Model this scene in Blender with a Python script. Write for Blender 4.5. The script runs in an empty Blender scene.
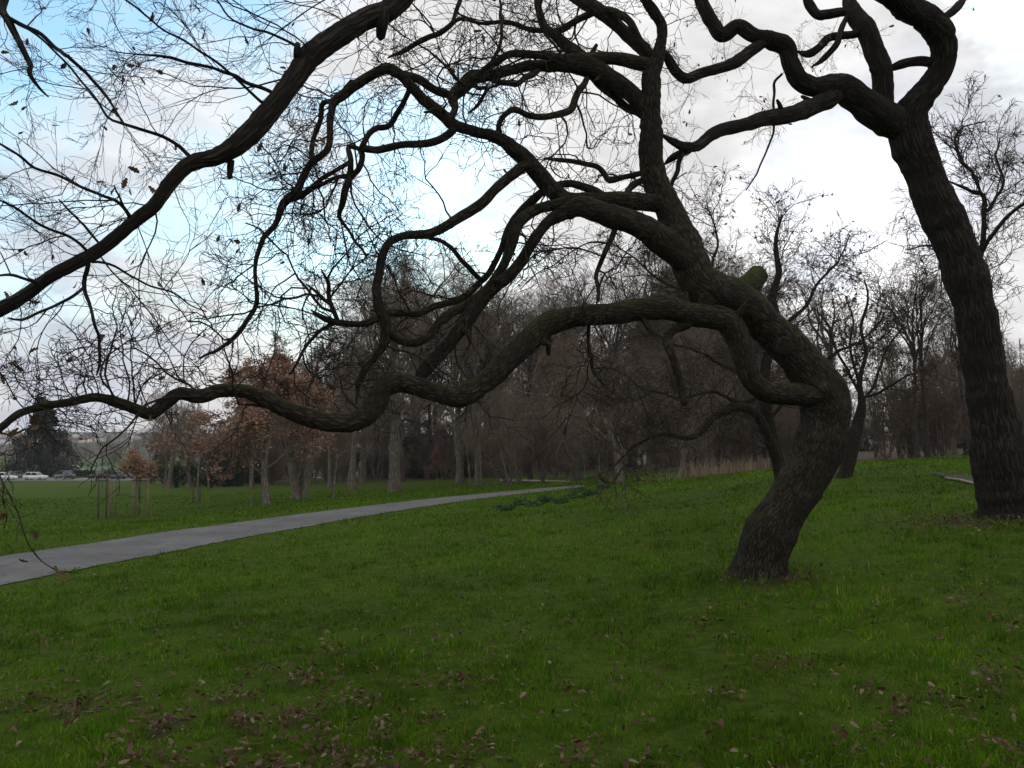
import bpy, math, random
import numpy as np
from mathutils import Vector, Matrix, noise as mnoise

random.seed(7)
RNG = np.random.default_rng(11)
R = math.radians
SC = bpy.context.scene

# ------------------------------------------------------------------ camera, world, sun, exposure
W_, H_, F_ = 1024.0, 768.0, 835.0          # picture size and focal length, in pixels
EYE = Vector((0.0, 0.0, 1.6))
HORIZON = 445.0
PITCH = math.atan((HORIZON - H_ / 2) / F_)
cam_data = bpy.data.cameras.new('camera')
cam_data.sensor_width = 36.0
cam_data.lens = 36.0 * F_ / W_
cam_data.clip_start = 0.05
cam_data.clip_end = 8000
cam = bpy.data.objects.new('camera', cam_data)
SC.collection.objects.link(cam)
cam.location = EYE
cam.rotation_euler = (math.pi / 2 + PITCH, 0, 0)
SC.camera = cam
CP, SP = math.cos(PITCH), math.sin(PITCH)


def ray(px, py):
    """direction of the sight line through a picture point, scaled to depth 1"""
    a = (px - W_ / 2) / F_
    b = (H_ / 2 - py) / F_
    return Vector((a, CP - b * SP, SP + b * CP))


def at(px, py, depth):
    return EYE + ray(px, py) * depth


SUN_AZ, SUN_EL = R(22), R(14)               # azimuth from +Y towards +X
sun_dir = Vector((math.sin(SUN_AZ) * math.cos(SUN_EL), math.cos(SUN_AZ) * math.cos(SUN_EL), math.sin(SUN_EL)))
sd = bpy.data.lights.new('sun', 'SUN')
sd.energy = 0.6
sd.angle = R(18)
sd.color = (1.0, 0.95, 0.86)
sun = bpy.data.objects.new('sun', sd)
SC.collection.objects.link(sun)
sun.rotation_euler = (-sun_dir).to_track_quat('-Z', 'Y').to_euler()

SC.view_settings.view_transform = 'Standard'
SC.view_settings.look = 'None'
SC.view_settings.gamma = 1.0
SC.view_settings.use_curve_mapping = False
SC.view_settings.exposure = 0.30
SC.cycles.max_bounces = 6
SC.cycles.diffuse_bounces = 3
SC.cycles.glossy_bounces = 2
SC.cycles.transparent_max_bounces = 8
SC.cycles.use_denoising = True
SC.cycles.denoiser = 'OPENIMAGEDENOISE'
SC.cycles.denoising_input_passes = 'RGB_ALBEDO_NORMAL'
SC.cycles.denoising_prefilter = 'ACCURATE'

world = bpy.data.worlds.new('World')
SC.world = world
world.use_nodes = True
wt = world.node_tree
wt.nodes.clear()


class NT:
    """small helper for building node trees"""
    def __init__(self, tree):
        self.t = tree

    def n(self, kind, **kw):
        nd = self.t.nodes.new(kind)
        for k, v in kw.items():
            setattr(nd, k, v)
        return nd

    def link(self, a, b):
        self.t.links.new(a, b)

    def inp(self, sock, v):
        if hasattr(v, 'is_output') or isinstance(v, bpy.types.NodeSocket):
            self.link(v, sock)
        else:
            sock.default_value = v

    def math(self, op, a, b=0.0, c=None, clamp=False):
        nd = self.n('ShaderNodeMath', operation=op, use_clamp=clamp)
        self.inp(nd.inputs[0], a)
        self.inp(nd.inputs[1], b)
        if c is not None:
            self.inp(nd.inputs[2], c)
        return nd.outputs[0]

    def vmath(self, op, a, b=(0, 0, 0)):
        nd = self.n('ShaderNodeVectorMath', operation=op)
        self.inp(nd.inputs[0], a)
        self.inp(nd.inputs[1], b)
        return nd

    def scale(self, v, s):
        nd = self.n('ShaderNodeVectorMath', operation='SCALE')
        self.inp(nd.inputs[0], v)
        self.inp(nd.inputs['Scale'], s)
        return nd.outputs[0]

    def noise(self, vec, scale, detail=4, rough=0.55, dist=0.0, col=False):
        nd = self.n('ShaderNodeTexNoise')
        if vec is not None:
            self.link(vec, nd.inputs['Vector'])
        nd.inputs['Scale'].default_value = scale
        nd.inputs['Detail'].default_value = detail
        nd.inputs['Roughness'].default_value = rough
        nd.inputs['Distortion'].default_value = dist
        return nd.outputs['Color' if col else 'Fac']

    def maprange(self, v, a, b, c=0.0, d=1.0, smooth=True):
        nd = self.n('ShaderNodeMapRange', interpolation_type='SMOOTHSTEP' if smooth else 'LINEAR')
        self.inp(nd.inputs['Value'], v)
        self.inp(nd.inputs['From Min'], a)
        self.inp(nd.inputs['From Max'], b)
        self.inp(nd.inputs['To Min'], c)
        self.inp(nd.inputs['To Max'], d)
        return nd.outputs[0]

    def mix(self, f, a, b):
        nd = self.n('ShaderNodeMix', data_type='RGBA')
        self.inp(nd.inputs['Factor'], f)
        self.inp(nd.inputs[6], a if not isinstance(a, tuple) else (*a[:3], 1))
        self.inp(nd.inputs[7], b if not isinstance(b, tuple) else (*b[:3], 1))
        return nd.outputs[2]


def build_world():
    g = NT(wt)
    out = g.n('ShaderNodeOutputWorld')
    sky = g.n('ShaderNodeTexSky', sky_type='NISHITA')
    sky.sun_disc = False
    sky.sun_elevation = SUN_EL
    sky.sun_rotation = SUN_AZ
    sky.air_density = 1.0
    sky.dust_density = 0.6
    sky.ozone_density = 1.2
    d = g.vmath('NORMALIZE', g.n('ShaderNodeTexCoord').outputs['Generated']).outputs[0]
    # cloud deck: project the sight line on a plane so that clouds flatten towards the horizon
    sep = g.n('ShaderNodeSeparateXYZ')
    g.link(d, sep.inputs[0])
    zc = g.math('ADD', g.math('MAXIMUM', sep.outputs[2], 0.0), 0.22)
    comb = g.n('ShaderNodeCombineXYZ')
    g.link(g.math('DIVIDE', sep.outputs[0], zc), comb.inputs[0])
    g.link(g.math('DIVIDE', sep.outputs[1], zc), comb.inputs[1])
    p = comb.outputs[0]
    n1 = g.noise(p, 1.6, 8, 0.55, 0.3)
    n2 = g.noise(p, 4.5, 6, 0.6, 0.2)
    warp = g.noise(p, 1.9, 5, 0.6, 0.0, col=True)
    wd = g.vmath('NORMALIZE', g.vmath('ADD', d, g.scale(g.vmath('SUBTRACT', warp, (0.5, 0.5, 0.5)).outputs[0], 0.45)).outputs[0]).outputs[0]

    def blob(px, py, r0, r1):
        """1 inside the angle r0 round a sight line, 0 outside r1"""
        c = ray(px, py).normalized()
        dt = g.vmath('DOT_PRODUCT', wd, tuple(c)).outputs['Value']
        return g.maprange(dt, math.cos(R(r1)), math.cos(R(r0)))

    def soft_max(vals):
        r = vals[0]
        for v in vals[1:]:
            r = g.math('MAXIMUM', r, v)
        return r
    gap = soft_max([
        blob(130, -20, 3, 14), g.math('MULTIPLY', blob(110, 120, 3, 13), 0.95), blob(420, 205, 2, 10), blob(320, 250, 2, 10),
        g.math('MULTIPLY', blob(290, 330, 1, 7), 0.8), g.math('MULTIPLY', blob(20, 190, 2, 9), 0.7),
        g.math('MULTIPLY', blob(1020, 10, 0.5, 4), 0.7), blob(-300, 150, 5, 22), g.math('MULTIPLY', blob(200, -500, 5, 20), 0.8)])
    gap = g.math('MULTIPLY', gap, g.maprange(sep.outputs[2], 0.07, 0.20))
    clear = g.math('MULTIPLY', gap, g.maprange(n1, 0.44, 0.62, 1.0, 0.15), clamp=True)
    # the deck glows where the sun stands behind it and greys away from it
    sdot = g.vmath('DOT_PRODUCT', d, tuple(sun_dir)).outputs['Value']
    glow = g.maprange(sdot, -0.9, 0.98, 0.0, 1.0, smooth=False)
    glow = g.math('POWER', glow, 1.3)
    bright = g.math('ADD', 0.69, g.math('MULTIPLY', glow, 0.05))
    core = g.math('MULTIPLY', g.maprange(sdot, math.cos(R(9)), math.cos(R(1.0))), 0.45)
    bright = g.math('ADD', bright, core)
    shade = g.maprange(n2, 0.3, 0.7, 0.84, 1.12)
    grey = soft_max([g.math('MULTIPLY', blob(840, 195, 1.5, 6), 0.75), g.math('MULTIPLY', blob(70, 350, 2, 8), 0.8), g.math('MULTIPLY', blob(1010, 150, 2, 8), 0.6)])
    shade = g.math('MULTIPLY', shade, g.math('SUBTRACT', 1.0, g.math('MULTIPLY', grey, 0.22)))
    bright = g.math('MULTIPLY', bright, shade)
    tint = g.mix(g.math('MULTIPLY', grey, 0.9), (1.0, 0.985, 0.985), (0.86, 0.93, 1.08))
    cloud = g.scale(tint, bright)
    skyc = g.vmath('MULTIPLY', sky.outputs[0], (1.36, 1.68, 1.66)).outputs[0]
    bg1 = g.n('ShaderNodeBackground')
    bg1.inputs['Strength'].default_value = SKY_STRENGTH
    g.link(skyc, bg1.inputs['Color'])
    bg2 = g.n('ShaderNodeBackground')
    bg2.inputs['Strength'].default_value = CLOUD_STRENGTH
    g.link(cloud, bg2.inputs['Color'])
    mx = g.n('ShaderNodeMixShader')
    g.link(clear, mx.inputs[0])
    g.link(bg2.outputs[0], mx.inputs[1])
    g.link(bg1.outputs[0], mx.inputs[2])
    g.link(mx.outputs[0], out.inputs['Surface'])


SKY_STRENGTH = 0.15
CLOUD_STRENGTH = 1.0
build_world()


# ------------------------------------------------------------------ helpers
def link(o, parent=None):
    SC.collection.objects.link(o)
    if parent is not None:
        o.parent = parent
    return o


def tag(o, label=None, cat=None, group=None, kind=None):
    if label:
        o['label'] = label
    if cat:
        o['category'] = cat
    if group:
        o['group'] = group
    if kind:
        o['kind'] = kind
    return o


def empty(name, loc, label, cat, group=None, rz=0.0):
    o = bpy.data.objects.new(name, None)
    o.empty_display_size = 0.3
    o.location = loc
    o.rotation_euler = (0, 0, rz)
    link(o)
    return tag(o, label, cat, group)


def mesh_np(name, verts, faces_list, mat, smooth=True, attr=None):
    """verts (N,3) float; faces_list: list of int arrays (M,3) or (M,4)"""
    me = bpy.data.meshes.new(name)
    verts = np.ascontiguousarray(verts, dtype=np.float32)
    me.vertices.add(len(verts))
    me.vertices.foreach_set('co', verts.ravel())
    loops, starts, s = [], [], 0
    for f in faces_list:
        f = np.asarray(f, dtype=np.int32)
        if not len(f):
            continue
        k = f.shape[1]
        loops.append(f.ravel())
        starts.append(s + np.arange(len(f), dtype=np.int32) * k)
        s += f.size
    loops = np.concatenate(loops)
    starts = np.concatenate(starts)
    me.loops.add(len(loops))
    me.loops.foreach_set('vertex_index', loops)
    me.polygons.add(len(starts))
    me.polygons.foreach_set('loop_start', starts)
    me.update(calc_edges=True)
    if smooth:
        me.polygons.foreach_set('use_smooth', np.ones(len(starts), dtype=bool))
    if attr is not None:
        a = me.attributes.new('bark_co', 'FLOAT_VECTOR', 'POINT')
        a.data.foreach_set('vector', np.ascontiguousarray(attr, dtype=np.float32).ravel())
    if mat:
        me.materials.append(mat)
    return me


def obj(name, me, parent=None, loc=None):
    o = bpy.data.objects.new(name, me)
    if loc is not None:
        o.location = loc
    return link(o, parent)


class MB:
    """collects shapes for ONE mesh"""
    def __init__(self):
        self.v, self.q, self.t, self.nv = [], [], [], 0

    def add(self, v, f):
        v = np.asarray(v, dtype=float)
        f = np.asarray(f, dtype=int) + self.nv
        (self.q if f.shape[1] == 4 else self.t).append(f)
        self.v.append(v)
        self.nv += len(v)

    def poly(self, v, faces):
        q = [f for f in faces if len(f) == 4]
        t = [f for f in faces if len(f) == 3]
        v = np.asarray(v, dtype=float)
        if q:
            self.q.append(np.asarray(q) + self.nv)
        if t:
            self.t.append(np.asarray(t) + self.nv)
        self.v.append(v)
        self.nv += len(v)

    def box(self, c, s, rz=0.0):
        x, y, z = np.asarray(s) / 2
        v = np.array([[-x, -y, -z], [x, -y, -z], [x, y, -z], [-x, y, -z], [-x, -y, z], [x, -y, z], [x, y, z], [-x, y, z]])
        ca, sa = math.cos(rz), math.sin(rz)
        v = v @ np.array([[ca, sa, 0], [-sa, ca, 0], [0, 0, 1]]) + np.asarray(c)
        self.add(v, [[3, 2, 1, 0], [4, 5, 6, 7], [0, 1, 5, 4], [1, 2, 6, 5], [2, 3, 7, 6], [3, 0, 4, 7]])

    def tube(self, pts, rad, sides=8, cap=True):
        v, f, _ = tube(np.asarray(pts, float), np.asarray(rad, float), sides)
        n0 = self.nv
        self.add(v, f)
        if cap:
            for ring, flip in ((0, True), (len(pts) - 1, False)):
                c = v[ring * sides:(ring + 1) * sides].mean(0)
                tri = []
                for i in range(sides):
                    a, b = ring * sides + i, ring * sides + (i + 1) % sides
                    tri.append([len(v), b, a] if flip else [len(v), a, b])
                vv = np.vstack([c[None]])
                base = self.nv
                self.v.append(vv)
                self.nv += 1
                tt = [[base if x == len(v) else n0 + x for x in tr] for tr in tri]
                self.t.append(np.asarray(tt))

    def build(self, name, mat, smooth=False):
        fl = []
        if self.q:
            fl.append(np.vstack(self.q))
        if self.t:
            fl.append(np.vstack(self.t))
        return mesh_np(name, np.vstack(self.v), fl, mat, smooth)


def unit(v):
    return v / np.maximum(np.linalg.norm(v, axis=-1, keepdims=True), 1e-9)


def catmull(P, n):
    """resample a polyline (with any number of columns) smoothly to n points, even in chord length of the first three columns"""
    P = np.asarray(P, float)
    t = np.concatenate([[0], np.cumsum(np.sqrt(np.linalg.norm(np.diff(P[:, :3], axis=0), axis=1) + 1e-9))])
    Q = np.vstack([2 * P[0] - P[1], P, 2 * P[-1] - P[-2]])
    T = np.concatenate([[t[0] - (t[1] - t[0])], t, [t[-1] + (t[-1] - t[-2])]])
    out = []
    for i in range(1, len(Q) - 2):
        t0, t1, t2, t3 = T[i - 1:i + 3]
        for u in np.linspace(t1, t2, 14, endpoint=False):
            A1 = (t1 - u) / (t1 - t0) * Q[i - 1] + (u - t0) / (t1 - t0) * Q[i]
            A2 = (t2 - u) / (t2 - t1) * Q[i] + (u - t1) / (t2 - t1) * Q[i + 1]
            A3 = (t3 - u) / (t3 - t2) * Q[i + 1] + (u - t2) / (t3 - t2) * Q[i + 2]
            B1 = (t2 - u) / (t2 - t0) * A1 + (u - t0) / (t2 - t0) * A2
            B2 = (t3 - u) / (t3 - t1) * A2 + (u - t1) / (t3 - t1) * A3
            out.append((t2 - u) / (t2 - t1) * B1 + (u - t1) / (t2 - t1) * B2)
    out.append(P[-1])
    out = np.array(out)
    s = np.concatenate([[0], np.cumsum(np.linalg.norm(np.diff(out[:, :3], axis=0), axis=1))])
    ss = np.linspace(0, s[-1], n)
    return np.stack([np.interp(ss, s, out[:, k]) for k in range(out.shape[1])], 1), s[-1]


def tube(P, rad, sides, rough=0.0, seed=0.0, furrow=0.0):
    """one tube along P; returns verts, quads, bark coordinates"""
    n = len(P)
    T = unit(np.gradient(P, axis=0))
    ref = np.array([0.3, 0.2, 1.0]) if abs(T[0][2]) < 0.9 else np.array([1.0, 0.1, 0])
    N = np.zeros_like(P)
    u = ref - T[0] * np.dot(ref, T[0])
    N[0] = u / np.linalg.norm(u)
    for i in range(1, n):
        u = N[i - 1] - T[i] * np.dot(N[i - 1], T[i])
        N[i] = u / np.linalg.norm(u)
    B = np.cross(T, N)
    s = np.concatenate([[0], np.cumsum(np.linalg.norm(np.diff(P, axis=0), axis=1))])
    a = np.arange(sides) / sides * 2 * np.pi
    rr = np.repeat(rad[:, None], sides, 1)
    cosa, sina = np.cos(a), np.sin(a)
    if rough > 0:
        for i in range(n):
            r0 = rad[i]
            for j in range(sides):
                q = Vector((cosa[j] * 1.3 + seed, sina[j] * 1.3, s[i] / max(r0, 0.02) * 0.45))
                d = mnoise.noise(q) * rough
                q2 = Vector((cosa[j] * 2.6 + seed * 2, sina[j] * 2.6, s[i] / max(r0, 0.02) * 1.3 + 9))
                d += mnoise.noise(q2) * rough * 0.45
                if furrow > 0:
                    q3 = Vector((cosa[j] * r0 * 26 + seed, sina[j] * r0 * 26, s[i] * 6.5))
                    q3 += Vector((mnoise.noise(q3 * 0.6), mnoise.noise(q3 * 0.6 + Vector((5, 5, 5))), 0)) * 0.8
                    d -= furrow / r0 * max(0.0, 1 - abs(mnoise.noise(q3)) * 4.5)
                rr[i, j] = r0 * (1 + d)
    V = P[:, None, :] + rr[..., None] * (cosa[None, :, None] * N[:, None, :] + sina[None, :, None] * B[:, None, :])
    i = np.arange(n - 1)[:, None] * sides
    j = np.arange(sides)[None, :]
    jn = (j + 1) % sides
    F = np.stack([i + j, i + jn, i + sides + jn, i + sides + j], -1).reshape(-1, 4)
    co = np.stack([rad[:, None] * cosa[None, :] + seed, rad[:, None] * sina[None, :] + seed * 0.7, np.repeat(s[:, None], sides, 1)], -1)
    return V.reshape(-1, 3), F, co.reshape(-1, 3)


def batch_tubes(P, Rr, sides=3):
    """P (N,K,3), Rr (N,K): all tubes at once"""
    N, K, _ = P.shape
    T = unit(np.gradient(P, axis=1))
    ref = unit(RNG.normal(size=(N, 1, 3)))
    A = unit(np.cross(T, ref) + 1e-6)
    B = np.cross(T, A)
    a = np.arange(sides) / sides * 2 * np.pi
    V = P[:, :, None, :] + Rr[:, :, None, None] * (np.cos(a)[None, None, :, None] * A[:, :, None, :] + np.sin(a)[None, None, :, None] * B[:, :, None, :])
    n = np.arange(N)[:, None, None] * K * sides
    i = np.arange(K - 1)[None, :, None] * sides
    j = np.arange(sides)[None, None, :]
    jn = (j + 1) % sides
    F = np.stack([n + i + j, n + i + jn, n + i + sides + jn, n + i + sides + j], -1).reshape(-1, 4)
    return V.reshape(-1, 3), F


def grow(P0, D0, L, K, wiggle, bias=(0, 0, 0)):
    """crooked shoots: P0 (N,3) starts, D0 directions, L lengths -> (N,K,3)"""
    N = len(P0)
    P = np.zeros((N, K, 3))
    P[:, 0] = P0
    D = unit(D0)
    st = L[:, None] / (K - 1)
    b = np.asarray(bias)
    for k in range(1, K):
        D = unit(D + RNG.normal(size=(N, 3)) * wiggle + b)
        P[:, k] = P[:, k - 1] + D * st
    return P


def fork(P, L, m, spread=(35, 75), lr=(0.35, 0.65), t0=0.2, keep=1.0):
    """m side shoots on every path: starts, directions, lengths, parameter t"""
    N, K, _ = P.shape
    t = t0 + (1 - t0) * (np.arange(m)[None] + RNG.random((N, m))) / m
    t = np.minimum(t, 0.999)
    x = t * (K - 1)
    i = x.astype(int)
    fr = (x - i)[..., None]
    n = np.arange(N)[:, None]
    p0, p1 = P[n, i], P[n, i + 1]
    pos = p0 + (p1 - p0) * fr
    tan = unit(p1 - p0)
    per = unit(np.cross(tan, RNG.normal(size=tan.shape)))
    ang = np.radians(RNG.uniform(*spread, size=t.shape))[..., None]
    D = tan * np.cos(ang) + per * np.sin(ang)
    LL = L[:, None] * RNG.uniform(*lr, size=t.shape) * (1.15 - 0.6 * t)
    sel = RNG.random(t.shape) < keep
    return pos[sel], D[sel], LL[sel], t[sel]


def taper(N, K, r0, r1):
    r0 = np.broadcast_to(np.asarray(r0, float), (N,))
    r1 = np.broadcast_to(np.asarray(r1, float), (N,))
    t = np.linspace(0, 1, K)[None]
    return r0[:, None] * (1 - t) + r1[:, None] * t


class Tubes:
    def __init__(self):
        self.V, self.F, self.n = [], [], 0

    def add(self, P, Rr, sides=3):
        if len(P):
            self.put(*batch_tubes(P, Rr, sides))

    def put(self, v, f):
        self.V.append(v)
        self.F.append(f + self.n)
        self.n += len(v)

    def mesh(self, name, mat):
        return mesh_np(name, np.vstack(self.V), [np.vstack(self.F)], mat, True)


LEAF_OAK = np.array([[0, 0, 0], [.10, .14, .02], [.22, .10, .05], [.36, .24, .02], [.48, .15, .07], [.64, .27, .03], [.76, .15, .05], [.9, .14, .02], [1, 0, -.04],
                     [.9, -.14, .05], [.76, -.15, .08], [.64, -.27, .02], [.48, -.15, .09], [.36, -.24, .04], [.22, -.10, .06], [.10, -.14, .03]], float)
LEAF_OAK_F = np.array([[0, 1, 2], [0, 2, 14], [0, 14, 15], [2, 3, 4], [2, 4, 12], [2, 12, 14], [14, 12, 13], [4, 5, 6], [4, 6, 10], [4, 10, 12], [12, 10, 11], [6, 7, 8], [6, 8, 10], [10, 8, 9]])
LEAF_SIMPLE = np.array([[0, 0, 0], [.5, .28, .08], [1, 0, -.05], [.5, -.28, .08]], float)
LEAF_SIMPLE_F = np.array([[0, 1, 2], [0, 2, 3]])


def scatter_leaves(name, pos, size, mat, shape='simple', droop=0.0, flat=0.0, smooth=False):
    T, F = (LEAF_OAK, LEAF_OAK_F) if shape == 'oak' else (LEAF_SIMPLE, LEAF_SIMPLE_F)
    n = len(pos)
    X = RNG.normal(size=(n, 3))
    X[:, 2] *= (1 - flat)
    X[:, 2] -= droop
    X = unit(X)
    Zr = RNG.normal(size=(n, 3)) * (1 - 0.75 * flat)
    Zr[:, 2] += flat * 1.6
    Y = unit(np.cross(Zr, X))
    Z = np.cross(X, Y)
    TT = np.repeat(T[None], n, 0)
    curl = RNG.uniform(-0.3, 0.7, size=(n, 1))
    TT[..., 2] = TT[..., 2] + curl * (T[None, :, 0] - 0.4) ** 2 + RNG.uniform(-0.2, 0.9, size=(n, 1)) * np.abs(T[None, :, 1])
    V = pos[:, None] + np.asarray(size)[:, None, None] * (TT[..., :1] * X[:, None] + TT[..., 1:2] * Y[:, None] + TT[..., 2:3] * Z[:, None])
    FF = (F[None] + np.arange(n)[:, None, None] * len(T)).reshape(-1, 3)
    return mesh_np(name, V.reshape(-1, 3), [FF], mat, smooth)


# ------------------------------------------------------------------ materials
def new_mat(name):
    m = bpy.data.materials.new(name)
    m.use_nodes = True
    g = NT(m.node_tree)
    b = m.node_tree.nodes['Principled BSDF']
    return m, g, b


def flat_mat(name, col, rough=0.7, metal=0.0, var=0.0, scale=8.0, spec=0.3):
    m, g, b = new_mat(name)
    b.inputs['Roughness'].default_value = rough
    b.inputs['Metallic'].default_value = metal
    b.inputs['Specular IOR Level'].default_value = spec
    if var:
        tc = g.n('ShaderNodeTexCoord').outputs['Object']
        f = g.maprange(g.noise(tc, scale, 5), 0.3, 0.7)
        g.link(g.mix(f, tuple(c * (1 - var) for c in col), tuple(min(1, c * (1 + var)) for c in col)), b.inputs['Base Color'])
    else:
        b.inputs['Base Color'].default_value = (*col, 1)
    return m


def bark_mat(name, dark, pale, scale=1.0, bump=0.6, moss=0.0, coord='bark_co', long=9):
    m, g, b = new_mat(name)
    b.inputs['Roughness'].default_value = 0.92
    b.inputs['Specular IOR Level'].default_value = 0.12
    if coord == 'bark_co':
        v = g.n('ShaderNodeAttribute', attribute_name='bark_co').outputs['Vector']
        mp = g.n('ShaderNodeMapping')
        g.link(v, mp.inputs['Vector'])
        mp.inputs['Scale'].default_value = (34 * scale, 34 * scale, long * scale)
    else:
        v = g.n('ShaderNodeTexCoord').outputs['Object']
        mp = g.n('ShaderNodeMapping')
        g.link(v, mp.inputs['Vector'])
        mp.inputs['Scale'].default_value = (12 * scale, 12 * scale, 2.5 * scale)
    mv = mp.outputs[0]
    vo = g.n('ShaderNodeTexVoronoi', feature='DISTANCE_TO_EDGE')
    warp = g.vmath('ADD', mv, g.scale(g.noise(mv, 1.2, 3, 0.6, 0, True), 1.1)).outputs[0]
    g.link(warp, vo.inputs['Vector'])
    vo.inputs['Scale'].default_value = 1.0
    plate = g.maprange(vo.outputs['Distance'], 0.02, 0.28)
    fine = g.noise(mv, 2.6, 5, 0.65)
    hgt = g.math('ADD', g.math('MULTIPLY', plate, 0.75), g.math('MULTIPLY', fine, 0.45))
    big = g.noise(v, 2.2, 4)
    col = g.mix(g.maprange(g.math('ADD', g.math('MULTIPLY', plate, 0.45), g.math('MULTIPLY', fine, 0.7)), 0.2, 1.0), dark, pale)
    col = g.mix(g.maprange(big, 0.35, 0.7, 0.0, 0.75), col, tuple(c * 0.4 for c in pale))
    lich = g.maprange(g.noise(v, 5.5, 7, 0.7, 0.6), 0.57, 0.70, 0.0, 0.55)
    col = g.mix(lich, col, (pale[0] * 1.35, pale[1] * 1.5, pale[2] * 1.25))
    if moss:
        geo = g.n('ShaderNodeNewGeometry')
        sp = g.n('ShaderNodeSeparateXYZ')
        g.link(geo.outputs['Normal'], sp.inputs[0])
        up = g.maprange(sp.outputs[2], 0.15, 0.9)
        mn = g.maprange(g.noise(v, 6.0, 6, 0.65), 0.42, 0.62)
        col = g.mix(g.math('MULTIPLY', g.math('MULTIPLY', up, mn), moss, clamp=True), col, (0.055, 0.075, 0.014))
    g.link(col, b.inputs['Base Color'])
    bp = g.n('ShaderNodeBump')
    bp.inputs['Strength'].default_value = bump
    bp.inputs['Distance'].default_value = 0.025
    g.link(hgt, bp.inputs['Height'])
    g.link(bp.outputs[0], b.inputs['Normal'])
    return m


def leaf_mat(name, cols, rough=0.75, trans=0.25):
    m, g, b = new_mat(name)
    rnd = g.n('ShaderNodeNewGeometry').outputs['Random Per Island']
    cr = g.n('ShaderNodeValToRGB')
    el = cr.color_ramp.elements
    el[0].color = (*cols[0], 1)
    el[1].color = (*cols[-1], 1)
    for i, c in enumerate(cols[1:-1]):
        e = el.new((i + 1) / (len(cols) - 1))
        e.color = (*c, 1)
    g.link(rnd, cr.inputs[0])
    g.link(cr.outputs[0], b.inputs['Base Color'])
    b.inputs['Roughness'].default_value = rough
    b.inputs['Specular IOR Level'].default_value = 0.2
    if trans:
        tr = g.n('ShaderNodeBsdfTranslucent')
        g.link(cr.outputs[0], tr.inputs['Color'])
        mx = g.n('ShaderNodeMixShader')
        mx.inputs[0].default_value = trans
        g.link(b.outputs[0], mx.inputs[1])
        g.link(tr.outputs[0], mx.inputs[2])
        g.link(mx.outputs[0], m.node_tree.nodes['Material Output'].inputs['Surface'])
    return m


M = {}
M['oak_bark'] = bark_mat('oak_bark', (0.016, 0.013, 0.010), (0.072, 0.060, 0.049), 1.0, 0.8, moss=0.8)
M['mossy_bark'] = bark_mat('mossy_bark', (0.016, 0.014, 0.010), (0.07, 0.062, 0.045), 1.0, 0.8, moss=1.6)
M['right_bark'] = bark_mat('furrowed_bark', (0.012, 0.010, 0.009), (0.056, 0.048, 0.042), 0.8, 1.0, moss=0.15, long=3.5)
M['twig'] = flat_mat('twig_bark', (0.034, 0.028, 0.025), 0.85, var=0.3, spec=0.1)
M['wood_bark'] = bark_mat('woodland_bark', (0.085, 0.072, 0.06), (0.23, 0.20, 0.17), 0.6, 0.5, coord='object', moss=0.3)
M['wood_twig'] = flat_mat('woodland_twig', (0.165, 0.13, 0.102), 0.9, var=0.25, scale=0.8, spec=0.05)
M['red_twig'] = flat_mat('reddish_twig', (0.15, 0.108, 0.09), 0.9, var=0.25, scale=0.8, spec=0.05)
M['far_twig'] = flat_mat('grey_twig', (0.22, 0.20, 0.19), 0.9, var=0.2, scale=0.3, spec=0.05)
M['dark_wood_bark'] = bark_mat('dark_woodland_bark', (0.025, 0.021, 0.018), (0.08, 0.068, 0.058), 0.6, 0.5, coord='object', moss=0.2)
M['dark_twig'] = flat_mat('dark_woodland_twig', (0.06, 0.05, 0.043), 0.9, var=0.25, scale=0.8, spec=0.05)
M['pale_bark'] = bark_mat('pale_bark', (0.13, 0.11, 0.09), (0.26, 0.23, 0.19), 0.7, 0.4, coord='object')
M['brown_leaf'] = leaf_mat('brown_leaf', [(0.10, 0.055, 0.035), (0.14, 0.08, 0.05), (0.07, 0.04, 0.03)], trans=0.12)
M['rust_leaf'] = leaf_mat('rust_leaf', [(0.32, 0.19, 0.14), (0.42, 0.27, 0.18), (0.26, 0.16, 0.12), (0.38, 0.22, 0.16)])
M['pink_leaf'] = leaf_mat('dull_red_leaf', [(0.18, 0.10, 0.085), (0.22, 0.125, 0.10), (0.14, 0.08, 0.07)])
M['ever_leaf'] = leaf_mat('evergreen_leaf', [(0.012, 0.024, 0.014), (0.02, 0.036, 0.02), (0.028, 0.04, 0.022)], trans=0.08)
M['cedar_leaf'] = leaf_mat('cedar_needles', [(0.014, 0.027, 0.024), (0.02, 0.036, 0.03), (0.03, 0.045, 0.036)], trans=0.05)
M['weed_leaf'] = leaf_mat('weed_leaf', [(0.035, 0.085, 0.025), (0.06, 0.12, 0.04), (0.08, 0.14, 0.055)], trans=0.2)
M['litter'] = leaf_mat('fallen_leaf', [(0.045, 0.024, 0.012), (0.085, 0.048, 0.024), (0.14, 0.095, 0.055), (0.06, 0.03, 0.016), (0.10, 0.056, 0.03), (0.22, 0.18, 0.125)], trans=0.1)
M['straw'] = leaf_mat('straw', [(0.20, 0.15, 0.09), (0.28, 0.22, 0.14), (0.14, 0.10, 0.06)], trans=0.2)
M['post'] = flat_mat('post_wood', (0.20, 0.155, 0.11), 0.85, var=0.3, scale=20)
M['post_dark'] = flat_mat('old_post_wood', (0.07, 0.06, 0.05), 0.9, var=0.3, scale=20)


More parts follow.
